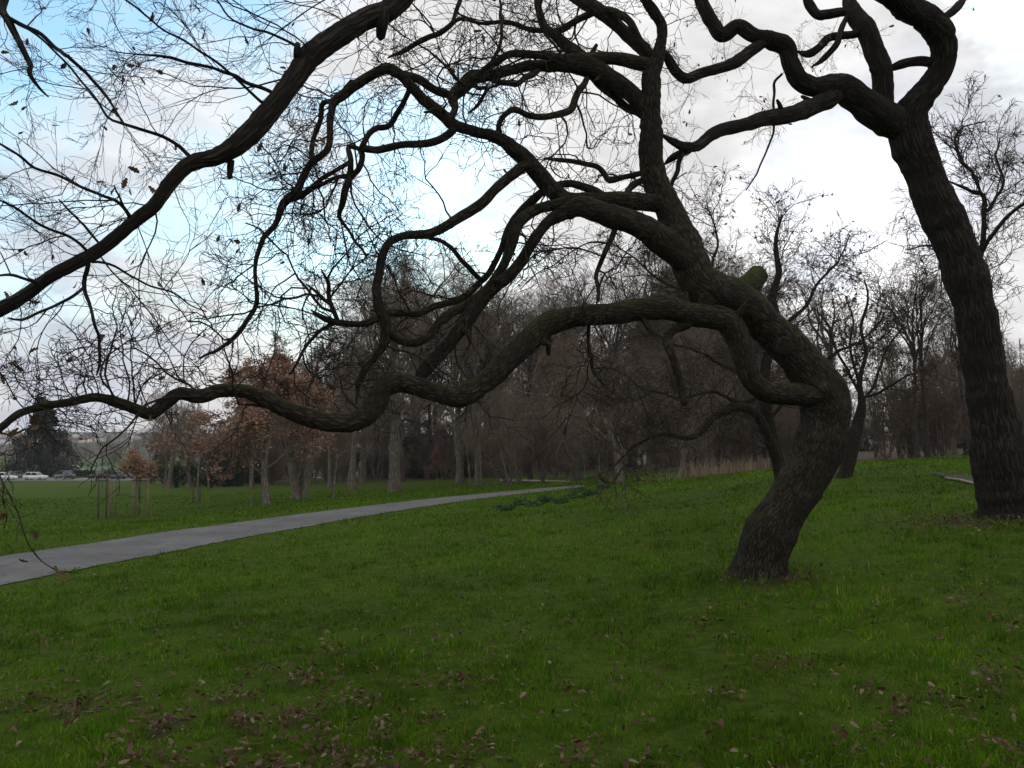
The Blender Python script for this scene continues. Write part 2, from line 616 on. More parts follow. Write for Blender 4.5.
def grass_blade_mat():
    m, g, b = new_mat('grass_blade')
    geo = g.n('ShaderNodeNewGeometry')
    rnd = geo.outputs['Random Per Island']
    cr = g.n('ShaderNodeValToRGB')
    el = cr.color_ramp.elements
    el[0].color = (0.028, 0.064, 0.004, 1)
    el[1].color = (0.24, 0.20, 0.09, 1)
    for p_, c in ((0.35, (0.046, 0.116, 0.005)), (0.82, (0.072, 0.155, 0.008)), (0.95, (0.10, 0.16, 0.014))):
        e = el.new(p_)
        e.color = (*c, 1)
    g.link(rnd, cr.inputs[0])
    patch = g.maprange(g.noise(geo.outputs['Position'], 0.55, 4), 0.35, 0.68)
    p2 = g.maprange(g.noise(geo.outputs['Position'], 4.2, 4), 0.32, 0.66)
    col = g.mix(g.math('MULTIPLY', patch, 0.7), g.scale(cr.outputs[0], 0.95), g.scale(cr.outputs[0], 1.95))
    col = g.mix(p2, g.vmath('MULTIPLY', col, (0.60, 0.64, 0.6)).outputs[0], g.vmath('MULTIPLY', col, (1.30, 1.20, 0.9)).outputs[0])
    g.link(col, b.inputs['Base Color'])
    b.inputs['Roughness'].default_value = 0.6
    b.inputs['Specular IOR Level'].default_value = 0.05
    tr = g.n('ShaderNodeBsdfTranslucent')
    g.link(col, tr.inputs['Color'])
    mx = g.n('ShaderNodeMixShader')
    mx.inputs[0].default_value = 0.35
    g.link(b.outputs[0], mx.inputs[1])
    g.link(tr.outputs[0], mx.inputs[2])
    g.link(mx.outputs[0], m.node_tree.nodes['Material Output'].inputs['Surface'])
    return m


def ground_mat():
    m, g, b = new_mat('lawn_ground')
    pos = g.n('ShaderNodeNewGeometry').outputs['Position']
    n1 = g.noise(pos, 0.5, 5)
    n2 = g.noise(pos, 9.0, 5, 0.65)
    n3 = g.noise(pos, 45.0, 3, 0.7)
    col = g.mix(g.maprange(n2, 0.3, 0.7), (0.032, 0.056, 0.005), (0.068, 0.110, 0.008))
    col = g.mix(g.maprange(n1, 0.35, 0.7, 0.0, 0.6), col, (0.065, 0.115, 0.007))
    col = g.mix(g.maprange(n3, 0.55, 0.75, 0.0, 0.5), col, (0.016, 0.022, 0.006))
    sp = g.n('ShaderNodeSeparateXYZ')
    g.link(pos, sp.inputs[0])
    # bare soil under the wood and the far built-up slope beyond the park
    wood = g.noise(pos, 0.02, 4)
    far = g.maprange(sp.outputs[1], 330, 480)
    farc = g.mix(g.maprange(wood, 0.4, 0.6), (0.06, 0.065, 0.04), (0.09, 0.075, 0.06))
    col = g.mix(far, col, farc)
    wl = g.n('ShaderNodeAttribute', attribute_name='bark_co').outputs['Vector']
    sx = g.n('ShaderNodeSeparateXYZ')
    g.link(wl, sx.inputs[0])
    col = g.mix(g.maprange(g.math('ADD', sx.outputs[0], g.math('MULTIPLY', g.math('SUBTRACT', n2, 0.5), 0.5)), 0.3, 0.75), col, (0.055, 0.04, 0.028))
    g.link(col, b.inputs['Base Color'])
    b.inputs['Roughness'].default_value = 0.95
    b.inputs['Specular IOR Level'].default_value = 0.05
    bp = g.n('ShaderNodeBump')
    bp.inputs['Strength'].default_value = 0.9
    bp.inputs['Distance'].default_value = 0.06
    g.link(g.math('ADD', n2, g.math('MULTIPLY', n3, 0.5)), bp.inputs['Height'])
    g.link(bp.outputs[0], b.inputs['Normal'])
    return m


def asphalt_mat(name='asphalt', a=(0.115, 0.114, 0.114), c=(0.165, 0.164, 0.163)):
    m, g, b = new_mat(name)
    pos = g.n('ShaderNodeNewGeometry').outputs['Position']
    n1 = g.noise(pos, 0.8, 5)
    n2 = g.noise(pos, 60, 4, 0.7)
    n4 = g.noise(pos, 5, 5, 0.6)
    col = g.mix(g.maprange(n1, 0.3, 0.7), a, c)
    col = g.mix(g.maprange(n2, 0.5, 0.75, 0, 0.5), col, tuple(x * 0.5 for x in a))
    col = g.mix(g.maprange(n4, 0.52, 0.72, 0, 0.5), col, (0.07, 0.07, 0.06))
    vc = g.n('ShaderNodeTexVoronoi', feature='DISTANCE_TO_EDGE')
    g.link(g.vmath('ADD', pos, g.scale(g.noise(pos, 1.4, 4, 0.6, 0, True), 1.2)).outputs[0], vc.inputs['Vector'])
    vc.inputs['Scale'].default_value = 0.45
    col = g.mix(g.maprange(vc.outputs['Distance'], 0.003, 0.012, 0.4, 0.0), col, (0.03, 0.03, 0.03))
    g.link(col, b.inputs['Base Color'])
    b.inputs['Roughness'].default_value = 0.9
    b.inputs['Specular IOR Level'].default_value = 0.06
    bp = g.n('ShaderNodeBump')
    bp.inputs['Strength'].default_value = 0.4
    bp.inputs['Distance'].default_value = 0.01
    g.link(n2, bp.inputs['Height'])
    g.link(bp.outputs[0], b.inputs['Normal'])
    return m


M['blade'] = grass_blade_mat()
M['ground'] = ground_mat()
M['asphalt'] = asphalt_mat()
M['dirt'] = asphalt_mat('bare_earth', (0.05, 0.042, 0.034), (0.09, 0.076, 0.06))

# ------------------------------------------------------------------ terrain
CTRL_PX = [  # picture point and depth of spots on the ground
    (0, 768, 4.05), (512, 768, 4.0), (1024, 768, 3.75), (200, 660, 6.5), (512, 640, 6.9), (850, 660, 5.8),
    (765, 572, 8.6), (1005, 517, 11.5), (880, 520, 12.0), (950, 462, 24), (860, 468, 23), (1024, 458, 24), (842, 480, 20), (700, 478, 30), (760, 476, 26),
    (620, 500, 23), (512, 522, 19), (512, 562, 12.3), (300, 600, 9.6), (660, 540, 13),
    (0, 586, 13.2), (0, 557, 16.6), (170, 553, 17.2), (170, 531, 21.6), (300, 527, 22.2), (300, 513.5, 27.2), (424, 506.5, 28.0), (424, 499, 33.5), (540, 491.5, 37), (545, 487.5, 43),
    (110, 518, 40), (150, 516, 42), (262, 505, 43), (300, 498, 50), (395, 491, 57), (460, 484, 68), (200, 499, 52),
    (0, 508, 45), (0, 482, 150), (130, 480, 150), (220, 486, 90), (350, 482, 90), (540, 478, 75), (620, 481, 48), (680, 479, 38),
    (900, 456, 60), (1024, 453, 60), (760, 464, 60), (600, 470, 100), (900, 450, 110), (1300, 440, 60),
]
CTRL_W = [(0, -6, 0.0), (-9, -6, -0.4), (9, -6, 0.6), (30, 0, 2.4), (-30, 0, -2.0), (60, 40, 3.0), (0, -40, 0.0), (-70, -30, -3.0), (70, -30, 3.0), (-70, 30, -3.6)]
_c = np.array([tuple(at(*p)) for p in CTRL_PX] + CTRL_W)
_cx, _cz = _c[:, :2], _c[:, 2]


def _warp(xy):
    """compress distance so that near and far control points weigh alike"""
    r = np.linalg.norm(xy, axis=-1, keepdims=True)
    return xy / np.maximum(r, 1e-6) * np.log1p(r / 6.0) * 6.0


def _U(d2):
    return 0.5 * d2 * np.log(d2 + 1e-9)


_wx = _warp(_cx)
_n = len(_wx)
_K = _U(((_wx[:, None] - _wx[None]) ** 2).sum(-1)) + np.eye(_n) * 0.4
_Pm = np.hstack([np.ones((_n, 1)), _wx])
_A = np.zeros((_n + 3, _n + 3))
_A[:_n, :_n] = _K
_A[:_n, _n:] = _Pm
_A[_n:, :_n] = _Pm.T
_sol = np.linalg.solve(_A, np.concatenate([_cz, np.zeros(3)]))


def sstep(x, a, b):
    t = np.clip((x - a) / (b - a), 0, 1)
    return t * t * (3 - 2 * t)


def hgt(xy):
    xy = np.atleast_2d(np.asarray(xy, float))
    out = np.zeros(len(xy))
    for s in range(0, len(xy), 20000):
        q = _warp(xy[s:s + 20000])
        d2 = ((q[:, None] - _wx[None]) ** 2).sum(-1)
        z = _U(d2) @ _sol[:_n] + _sol[_n] + q @ _sol[_n + 1:]
        out[s:s + 20000] = z
    out = np.clip(out, -6, 4.0)
    r = np.linalg.norm(xy, axis=1)
    w = sstep(r, 120, 190)
    out = out * (1 - w) + (-5.1) * w
    x, y = xy[:, 0], xy[:, 1]
    hill = sstep(y, 420, 900) * (16 + 5 * np.sin(x * 0.006 + 1.0) + 3 * np.sin(x * 0.017)) + sstep(y, 1000, 1800) * 14
    out = out + hill
    return out


def h1(x, y):
    return float(hgt([[x, y]])[0])


def ground_hit(px, py, dmax=300.0):
    """where the sight line meets the ground"""
    d = ray(px, py)
    ts = np.concatenate([np.linspace(2, 60, 600), np.linspace(60.2, dmax, 800)])
    P = np.array(EYE)[None] + ts[:, None] * np.array(d)[None]
    below = P[:, 2] < hgt(P[:, :2])
    k = int(np.argmax(below)) if below.any() else len(ts) - 1
    return P[k]


def foot(px, depth):
    """ground point at a picture column and a depth"""
    x = (px - W_ / 2) / F_ * depth
    y = depth / CP if True else depth
    z = h1(x, y)
    return Vector((x, y, z))


PATH_FAR = [(-140, 578), (-60, 566.5), (0, 557.5), (85, 545), (170, 531.5), (256, 520), (340, 509.5), (424, 499.8), (480, 494), (540, 488.2), (585, 485.2)]
PATH_NEAR = [(-140, 618), (-60, 599), (0, 586), (85, 569), (170, 552.5), (256, 535.5), (340, 520.5), (424, 507), (480, 499.5), (540, 491.5), (585, 487.2)]
pa = np.array([ground_hit(*p)[:2] for p in PATH_FAR])
pb = np.array([ground_hit(*p)[:2] for p in PATH_NEAR])
pc = (pa + pb) / 2
print('PATH widths', np.round(np.linalg.norm(pa - pb, axis=1), 2), 'centre', np.round(pc, 1).tolist())

# ------------------------------------------------------------------ ground, path
def vnoise(XY, s, seed=0.0):
    """cheap smooth noise on the plane, vectorised"""
    x, y = XY[:, 0] * s + seed, XY[:, 1] * s + seed * 1.7
    xi, yi = np.floor(x), np.floor(y)
    fx, fy = x - xi, y - yi
    fx, fy = fx * fx * (3 - 2 * fx), fy * fy * (3 - 2 * fy)
    h = lambda a, b: np.mod(np.sin(a * 127.1 + b * 311.7 + seed * 13.1) * 43758.5453, 1.0)
    return (h(xi, yi) * (1 - fx) + h(xi + 1, yi) * fx) * (1 - fy) + (h(xi, yi + 1) * (1 - fx) + h(xi + 1, yi + 1) * fx) * fy


def litter_mask(XY):
    m = 0.20 * vnoise(XY, 0.8, 7.7) + 0.38 * vnoise(XY, 2.3, 2.2) + 0.42 * vnoise(XY, 5.0, 5.5)
    px_ = 512 + 835 * XY[:, 0] / np.maximum(XY[:, 1], 0.5)
    side = 0.025 * np.clip((420 - px_) / 300, -1, 1) + 0.03 * (px_ > 560)
    near = np.clip((9.5 - XY[:, 1]) / 4.5, 0, 1) * (XY[:, 1] > 1)
    return np.clip((m + side - 0.505 + 0.05 * np.clip((7 - XY[:, 1]) / 3, 0, 1)) * 7, 0, 1) * near * (0.12 + 0.88 * (vnoise(XY, 9.0, 3.3) * 0.6 + vnoise(XY, 19.0, 1.9) * 0.4 > 0.52))


def axis(lo, hi, fine, n, c=0.0):
    u = np.linspace(-1, 1, n)
    k = 6.5
    s = np.sinh(k * u) / math.sinh(k)
    return np.where(s < 0, c + s * (c - lo), c + s * (hi - c))


gx = np.concatenate([[-3000, -2000, -1300, -900, -650, -480], np.linspace(-360, -125, 30), np.linspace(-120, -31, 60), np.linspace(-30, -9, 50), np.linspace(-8.9, 8.9, 180), np.linspace(9, 30, 50), np.linspace(31, 120, 60), np.linspace(125, 360, 30), [480, 650, 900, 1300, 2000, 3000]])
gy = np.concatenate([[-600, -300, -150, -80], np.linspace(-50, 0, 26), np.linspace(0.35, 14, 140), np.linspace(14.2, 45, 92), np.linspace(46, 120, 60), np.linspace(125, 480, 60), np.linspace(500, 1900, 57), [2200, 2700, 3400, 4500]])
GX, GY = np.meshgrid(gx, gy)
gxy = np.stack([GX.ravel(), GY.ravel()], 1)
gz = hgt(gxy)
ii = np.arange(len(gy) - 1)[:, None] * len(gx) + np.arange(len(gx) - 1)[None]
gf = np.stack([ii, ii + 1, ii + len(gx) + 1, ii + len(gx)], -1).reshape(-1, 4)
pxc = 512 + 835 * gxy[:, 0] / np.maximum(gxy[:, 1], 1)
soil = sstep(pxc, 640, 720) * sstep(gxy[:, 1], 31, 40) * (gxy[:, 1] > 0)
soil = np.maximum(soil, sstep(pxc, 800, 900) * sstep(gxy[:, 1], 27, 33))
soil = np.maximum(soil, np.exp(-((gxy[:, 0] - 6.4) ** 2 + (gxy[:, 1] - 11.3) ** 2) / 0.6))
soil = np.maximum(soil, litter_mask(gxy) * 0.55)
soil = np.maximum(soil, np.exp(-((gxy[:, 0] - 2.5) ** 2 + (gxy[:, 1] - 8.5) ** 2) / 0.25) * 0.9)
soil = np.maximum(soil, 0.6 * sstep(gxy[:, 1], 75, 90) * (pxc > 215))
tag(obj('ground', mesh_np('ground', np.column_stack([gxy, gz]), [gf], M['ground'], True, np.column_stack([soil, soil * 0, soil * 0]))), kind='structure')


def ribbon(name, A, B, mat, lift, n=260, m=8, edge=0.14):
    A, _ = catmull(np.asarray(A), n)
    B, _ = catmull(np.asarray(B), n)
    t = np.linspace(0, 1, m)
    wob = np.array([mnoise.noise(Vector((i * 0.85, 3.3, 0))) for i in range(n)]) * edge
    P = A[:, None] * (1 - t[None, :, None]) + B[:, None] * t[None, :, None]
    P[:, 0] += unit(A - B) * wob[:, None]
    P[:, -1] -= unit(A - B) * wob[::-1][:, None]
    V = P.reshape(-1, 2)
    z = hgt(V) + lift
    zz = z.reshape(n, m)
    i = np.arange(n - 1)[:, None] * m + np.arange(m - 1)[None]
    F = np.stack([i, i + m, i + m + 1, i + 1], -1).reshape(-1, 4)
    return tag(obj(name, mesh_np(name, np.column_stack([V, zz.ravel()]), [F], mat, True)), kind='structure')


def smooth_line(P, k=3):
    P = np.array(P)
    for _ in range(k):
        P[1:-1] = P[1:-1] * 0.5 + (P[:-2] + P[2:]) * 0.25
    return P


pa, pb = smooth_line(pa, 1), smooth_line(pb, 1)
ribbon('path', pa, pb, M['asphalt'], 0.015)
fa = [ground_hit(*p)[:2] for p in [(500, 479.6), (525, 479.9), (548, 480.4), (570, 480.6)]]
fb = [ground_hit(*p)[:2] for p in [(500, 481.2), (525, 481.6), (548, 482.2), (570, 482.4)]]
ribbon('path', fa, fb, asphalt_mat('pale_path', (0.26, 0.25, 0.23), (0.34, 0.33, 0.31)), 0.03, 40)
da = [ground_hit(*p)[:2] for p in [(930, 473.5), (955, 475.5), (990, 478), (1040, 481), (1100, 484)]]
db = [ground_hit(*p)[:2] for p in [(932, 474.5), (952, 481), (985, 488), (1040, 496), (1100, 503)]]
ribbon('dirt_path', da, db, M['dirt'], 0.03, 40)
PATHS = [(smooth_line((pa + pb) / 2), np.linalg.norm(pa - pb, axis=1) / 2 * 0.8)]


def path_clear(xy):
    """True where a point lies off the asphalt path (between the two edge lines)"""
    poly = np.vstack([pa, pb[::-1]])
    x, y = xy[:, 0], xy[:, 1]
    inside = np.zeros(len(xy), bool)
    j = len(poly) - 1
    for i in range(len(poly)):
        xi, yi, xj, yj = *poly[i], *poly[j]
        c = ((yi > y) != (yj > y)) & (x < (xj - xi) * (y - yi) / (yj - yi + 1e-12) + xi)
        inside ^= c
        j = i
    return ~inside


# ------------------------------------------------------------------ traced trees
class Limbed:
    """limbs given as picture points with a half-width in pixels and their own depths"""
    def __init__(self):
        self.L = {}

    def limb(self, name, pts, d0=None, d1=None, on=None, to=None, mid=0.0, ds=None, flare=1.0):
        P = np.array(pts, float)
        if name != 'trunk':
            P[:, 2] *= self.THIN
            if on is not None or name == 'left limb':
                P[0, 2] *= 0.85
        if to is None and name not in ('trunk', 'stub', 'broken hanger', 'spur low', 'spur nub', 'spur peg', 'wood'):
            P[-1, 2] = min(P[-1, 2], 0.7)
        n = len(P)
        s = np.concatenate([[0], np.cumsum(np.linalg.norm(np.diff(P[:, :2], axis=0), axis=1))])
        s /= s[-1]
        if ds is not None:
            d = np.array(ds, float)
        else:
            if on is not None:
                d0 = self.near(on, P[0])
            if to is not None:
                d1 = self.near(to, P[-1])
            elif d1 is None:
                d1 = d0
            d = d0 + (d1 - d0) * s + mid * np.sin(np.pi * s)
            wob = np.array([mnoise.noise(Vector((len(name) * 1.7 + 4.0 * x, sum(map(ord, name)) * 0.37, 0))) for x in s])
            d = d + 0.18 * wob * np.sin(np.pi * s)
        self.L[name] = np.column_stack([P, d])
        return self.L[name]

    THIN = 1.0

    def near(self, name, p):
        q = self.L[name]
        Q, _ = catmull(np.column_stack([q[:, :2], q[:, 2] * 0, q[:, 2:]]), 80)
        k = np.argmin(((Q[:, :2] - np.asarray(p[:2])) ** 2).sum(1))
        return Q[k, 4]

    def world(self, name):
        q = self.L[name]
        W = [list(at(a, b, d)) + [h * d / F_] for a, b, h, d in q]
        return np.array(W)


def limb_mesh(W, sides, step, mat, name, rough=0.09, furrow=0.0, seed=0.0, tip=True):
    L = np.linalg.norm(np.diff(W[:, :3], axis=0), axis=1).sum()
    n = max(6, int(L / step))
    Q, _ = catmull(W, n)
    rad = np.maximum(Q[:, 3], 0.003)
    P = Q[:, :3]
    # small crooks along the wood
    x = 0.0
    for i in range(1, n):
        am = min(1.0, i * step / 0.25) * min(0.035, 0.45 * rad[i] + 0.004)
        x += step / max(0.12, 9 * rad[i])
        P[i] += am * np.array([mnoise.noise(Vector((x, seed, 1.5))), mnoise.noise(Vector((x, seed, 7.5))), mnoise.noise(Vector((x, seed, 13.5)))]) * 1.6
    # knobbly outline
    for i in range(n):
        rad[i] *= 1 + 0.10 * mnoise.noise(Vector((seed * 3.1, i * step * 3.0, 0.5))) + 0.06 * mnoise.noise(Vector((seed * 3.1, i * step * 8.0, 4.5)))
    V, F, co = tube(P, rad, sides, rough, seed, furrow)
    if name == 'trunk' and sides > 40:
        # the foot spreads into root ridges
        VV = V.reshape(n, sides, 3)
        s_ = np.linspace(0, L, n)[:, None]
        a_ = np.arange(sides)[None] / sides * 2 * np.pi
        fl = np.exp(-np.maximum(s_ - 0.2, 0) / 0.16) * (0.02 + 0.07 * np.maximum(0, np.cos(5 * a_ + seed + 0.6 * np.sin(2 * a_))) ** 1.5)
        VV += (VV - P[:, None]) * fl[..., None]
        V = VV.reshape(-1, 3)
    # rounded tip
    tipv = P[-1] + unit((P[-1] - P[-2])[None])[0] * rad[-1] * (0.8 if tip else 0.15)
    base = P[0]
    k = len(V)
    V = np.vstack([V, tipv[None], base[None]])
    co = np.vstack([co, co[-1:], co[:1]])
    r = np.arange(sides)
    T1 = np.stack([(n - 1) * sides + r, (n - 1) * sides + (r + 1) % sides, np.full(sides, k)], 1)
    T2 = np.stack([(r + 1) % sides, r, np.full(sides, k + 1)], 1)
    return mesh_np(name, V, [F, T1, T2], mat, True, co), Q


def twig_system(seeds, levels, bias, twig_r, wig=0.28, min_r=0.0022, spread=(30, 75)):
    """seeds: (P, D, L). returns Tubes, tip points and tip directions"""
    TB = Tubes()
    P0, D0, L0 = seeds
    tips = []
    for li, (m, K, lr, wg, sides) in enumerate(levels):
        P = grow(P0, D0, L0, K, wg, bias)
        r = np.maximum(twig_r * L0, min_r)
        TB.add(P, taper(len(P), K, r, np.maximum(r * 0.4, min_r * 0.75)), sides)
        tips.append(P[:, -1])
        if m:
            P0, D0, L0, _ = fork(P, L0, m, spread, lr)
    return TB, tips


def seeds_on(world_limbs, per_m, length, tmin=0.1, up=0.3, out=None, rmax=0.12):
    """starting points of twigs scattered along limbs: more on thin wood, few on thick"""
    Ps, Ds, Ls = [], [], []
    for W in world_limbs:
        L = np.linalg.norm(np.diff(W[:, :3], axis=0), axis=1).sum()
        Q, _ = catmull(W, max(12, int(L / 0.05)))
        T = unit(np.gradient(Q[:, :3], axis=0))
        n = RNG.poisson(L * per_m)
        for _ in range(n):
            t = tmin + (1 - tmin) * RNG.random() ** 0.75
            k = min(int(t * (len(Q) - 1)), len(Q) - 1)
            if Q[k, 3] > rmax * RNG.random() ** 0.5:
                continue
            per = unit(np.cross(T[k], RNG.normal(size=3)))
            a = math.radians(RNG.uniform(35, 85))
            D = T[k] * math.cos(a) + per * math.sin(a)
            D[2] += up
            Ps.append(Q[k, :3] + per * Q[k, 3] * 0.6)
            Ds.append(D)
            Ls.append(RNG.uniform(*length) * (1.1 - 0.35 * t))
    return np.array(Ps), unit(np.array(Ds)), np.array(Ls)


# ---- the crooked oak
O = Limbed()
O.THIN = 0.89
O.limb('trunk', [(759, 574, 28.5), (761, 562, 26.5), (766, 540, 24.5), (776, 520, 24), (789, 500, 24.5), (803, 478, 24), (815, 455, 23), (822, 430, 23), (824, 408, 25), (819, 390, 24), (808, 374, 22), (795, 358, 20),
                 (780, 342, 19), (765, 328, 18.5), (748, 312, 20), (730, 300, 21), (713, 293, 21), (701, 283, 19.5), (692, 262, 18.5), (683, 240, 18), (675, 220, 15.5), (665, 200, 13.5), (655, 180, 12.5), (650, 158, 12), (650, 130, 11.3), (650, 100, 10.5), (651, 78, 9.5), (656, 62, 7.5),
                 (660, 45, 5.8), (661, 22, 5.4), (656, 10, 5.4), (648, -4, 5.2), (640, -30, 5), (646, -70, 4)],
       ds=[8.6] * 9 + [8.58, 8.55, 8.52, 8.5, 8.48, 8.46, 8.45, 8.45, 8.45, 8.5, 8.55, 8.6, 8.65, 8.7, 8.7, 8.7, 8.7, 8.7, 8.7, 8.7, 8.7, 8.65, 8.6, 8.5, 8.4])
O.limb('low limb', [(822, 396, 14), (802, 393, 12.5), (780, 391, 12), (762, 388, 12), (750, 376, 12.5), (744, 358, 13), (740, 340, 13.5), (731, 324, 14), (714, 318, 13.5), (690, 313, 13.5), (665, 306, 13), (640, 308, 12), (612, 313, 11.5), (585, 316, 11.5), (562, 319, 12), (545, 325, 13), (530, 337, 13.5), (513, 354, 13.5),
                    (497, 373, 13), (483, 386, 12.5), (466, 397, 13.5), (450, 395, 11.5), (427, 388, 11), (400, 382, 11), (384, 386, 11.5), (374, 400, 12.5), (362, 414, 11.5), (345, 421, 10.5), (326, 420.5, 11), (308, 416.5, 10.5), (285, 407, 9.5), (262, 395, 9.5), (242, 389, 8), (220, 390.5, 8), (203, 397, 8.5), (181, 395, 7), (167, 402.5, 7.5), (148, 412.5, 7), (133, 408, 6), (117, 402.5, 6), (97, 398, 5.2), (67, 402, 4.6), (33, 406.5, 4.2), (13, 415, 4), (0, 427, 4), (-20, 450, 3.2), (-45, 462, 2.2)],
       ds=np.concatenate([[8.5, 8.4, 8.32, 8.25, 8.2, 8.18, 8.17, 8.17, 8.16, 8.15], np.linspace(8.1, 6.2, 36)])[:47] if False else np.concatenate([[8.5, 8.4, 8.32, 8.25, 8.2, 8.18, 8.17, 8.17, 8.16, 8.15], np.linspace(8.1, 6.1, 37)]))
O.limb('stub', [(731, 309, 18), (742, 295, 16), (751, 284, 13.5), (759, 275.5, 11.5)], ds=[8.5, 8.55, 8.62, 8.7])
O.limb('big left limb', [(699, 275, 17), (684, 254, 16), (668, 241, 15.5), (650, 230, 14.5), (632, 222, 13), (612, 216, 12.5), (595, 209, 12), (578, 205, 11), (562, 213, 9), (547, 225, 6), (533, 243, 6), (522, 261, 6.3), (511, 275, 7), (495, 287, 8.2), (481, 303, 8), (466, 324, 8), (452, 343, 7.8), (437, 360, 7.8), (424, 373, 7.5), (414, 386, 7)],
       ds=[8.45, 8.4, 8.35, 8.3, 8.25, 8.2, 8.2, 8.2, 8.2, 8.2, 8.2, 8.2, 8.15, 8.1, 8.05, 8.0, 7.95, 7.9, 7.8, 7.72])
O.limb('upper left limb', [(660, 203, 10), (645, 201, 10), (620, 198.5, 9.8), (600, 199, 9.3), (585, 200, 9), (568, 201, 9.5), (556, 192, 10), (544, 178, 10), (529, 161.5, 9.3), (515, 148.5, 8.8), (504, 139, 7.8), (494, 134, 6.6), (481, 132, 6), (466, 129, 6.2), (452, 125.5, 6.6), (439, 115, 6.4), (423, 103, 6.2), (410, 89, 6), (397, 75, 6), (385, 69, 6), (371, 75, 5.6), (357, 84, 5.5), (343, 93, 5.2), (333, 101, 4.6), (330, 117, 3.6), (331, 135, 3.6), (326, 152, 3.8), (313, 165, 4), (303, 179, 4.2), (298, 190, 4.8), (289, 200.5, 5), (281, 210, 4.2), (273, 224, 3.2), (265, 236, 3), (259.5, 251, 2.6), (255, 267, 2.3), (257, 285, 2.3), (257, 302, 2.6), (248, 321, 2.6), (238, 335, 2.5), (217, 350, 2), (199, 359, 1.4)],
       d0=8.6, d1=7.6, mid=-0.35)
O.limb('gooseneck', [(505, 181, 5)] if False else [(530, 163, 7), (521, 168, 6.2), (505.5, 181, 5.8), (484, 200.5, 6), (464.5, 216, 5.8), (445, 229, 5.3), (425, 236, 5), (405, 237.6, 4.5), (391, 243, 4.7), (383.5, 257, 4.7), (380, 273, 4.7), (375, 288, 5), (377, 305, 6), (384.5, 317, 6.5), (388, 331, 6), (386, 345, 5), (376.5, 356, 4.2), (365, 368, 4), (357, 385, 3.3), (357, 404, 2.8)],
       on='upper left limb', d1=7.55, mid=-0.2)
O.limb('crown limb', [(655, 118, 9), (640, 99, 9), (625, 86, 9.3), (609, 76, 10), (593, 68.5, 11), (576, 64.5, 11), (560, 65.5, 9.5), (546, 67, 7.5), (527, 66.5, 6), (506, 72, 5.8), (490, 76, 6.3), (474, 76, 8), (463, 84, 8), (453, 94, 6.5), (455.5, 106, 4), (453, 121, 4)], on='trunk', to='upper left limb', mid=0.25)
O.limb('crown limb upper', [(652, 64, 8), (640, 63.5, 8), (618.6, 60.5, 7), (599, 60.5, 8), (579.5, 60, 8)], on='trunk', to='crown limb')
O.limb('crown limb fork', [(572, 58, 6), (555, 57, 5), (537, 56, 4.6), (517, 55, 4.2), (502, 58.6, 4), (490, 66, 4), (478, 76, 4)], on='crown limb', to='crown limb', mid=-0.25)
O.limb('crown limb under', [(655, 125, 6), (641, 116, 5.4), (626, 109, 5), (615, 96, 4.6), (600, 82, 4.5), (590, 72, 4)], on='trunk', to='crown limb', mid=0.2)
O.limb('crown loop', [(540, 69, 4), (531, 75, 3.2), (523, 80, 3.2), (515, 85, 3.2), (505.5, 83, 3.2), (492, 79, 3.5)], on='crown limb', to='crown limb', mid=-0.3)
O.limb('crown drop', [(470, 80, 3), (478, 88, 2.4), (486, 87, 2), (483, 97, 2), (477, 107, 2), (468, 113, 1.4)], on='crown limb')
O.limb('crown link', [(456, 95, 5), (445, 94, 4.8), (431, 89, 4.5), (419, 82, 4.5), (407, 76, 4.5), (394, 72, 4.5)], on='crown limb', to='upper left limb', mid=0.15)
O.limb('top left limb', [(652, 68, 7.5), (644, 51, 7.5), (632, 42, 7.5), (618.6, 31, 7.3), (607, 20, 7), (597, 11, 7.5), (584, 1, 8), (570, -9, 7.5), (545, -28, 6), (520, -40, 4)], on='trunk', d1=9.3)
O.limb('top loop', [(648, 55, 4.5), (638, 39, 4.4), (629.5, 23, 4), (616, 14.5, 4), (601, 11, 4)], on='trunk', to='top left limb', mid=-0.2)
O.limb('top cross branch', [(597, 11, 4), (590, 14.5, 3.8), (572, 21.5, 3.6), (560, 28.5, 3.6), (545, 33, 3.6)], on='top left limb', d1=9.0)
O.limb('crown riser', [(590, 63, 7), (578, 52, 7), (567, 46, 7), (556, 37, 6), (545, 29, 5.4), (539.5, 15.6, 4.3), (537, 0, 3.8), (541, -25, 3)], on='crown limb', d1=9.1)
O.limb('crown side branch', [(546, 31, 3.2), (533, 30, 3), (517, 25, 2.7), (501.6, 21.5, 2.3), (478, 22.5, 2.1), (458.6, 19.5, 2.2), (450, 26, 3), (440, 33, 3), (427, 38, 3), (410, 47, 2.6), (400, 53, 2.4), (388, 58, 1.6)], on='crown riser', d1=8.9)
O.limb('twin shoot', [(452, 24, 2.4), (456, 12, 2.4), (459, 0, 2.4), (461, -20, 2)], on='crown side branch')
O.limb('thin riser', [(484, 72, 2.2), (492, 60, 2), (499, 47, 2), (502, 30, 1.8), (500.5, 12, 1.8), (500, -10, 1.6)], on='crown limb', d1=8.8)
O.limb('hanging bow', [(588, 76, 3.6), (584, 84, 3.6), (576, 97, 4), (567.5, 110, 4.2), (548, 115, 3.6), (527, 115.5, 3.3), (512, 110, 3.2), (503, 117, 3), (499, 128, 3), (500, 134, 3)], on='crown limb', to='upper left limb', mid=-0.3)
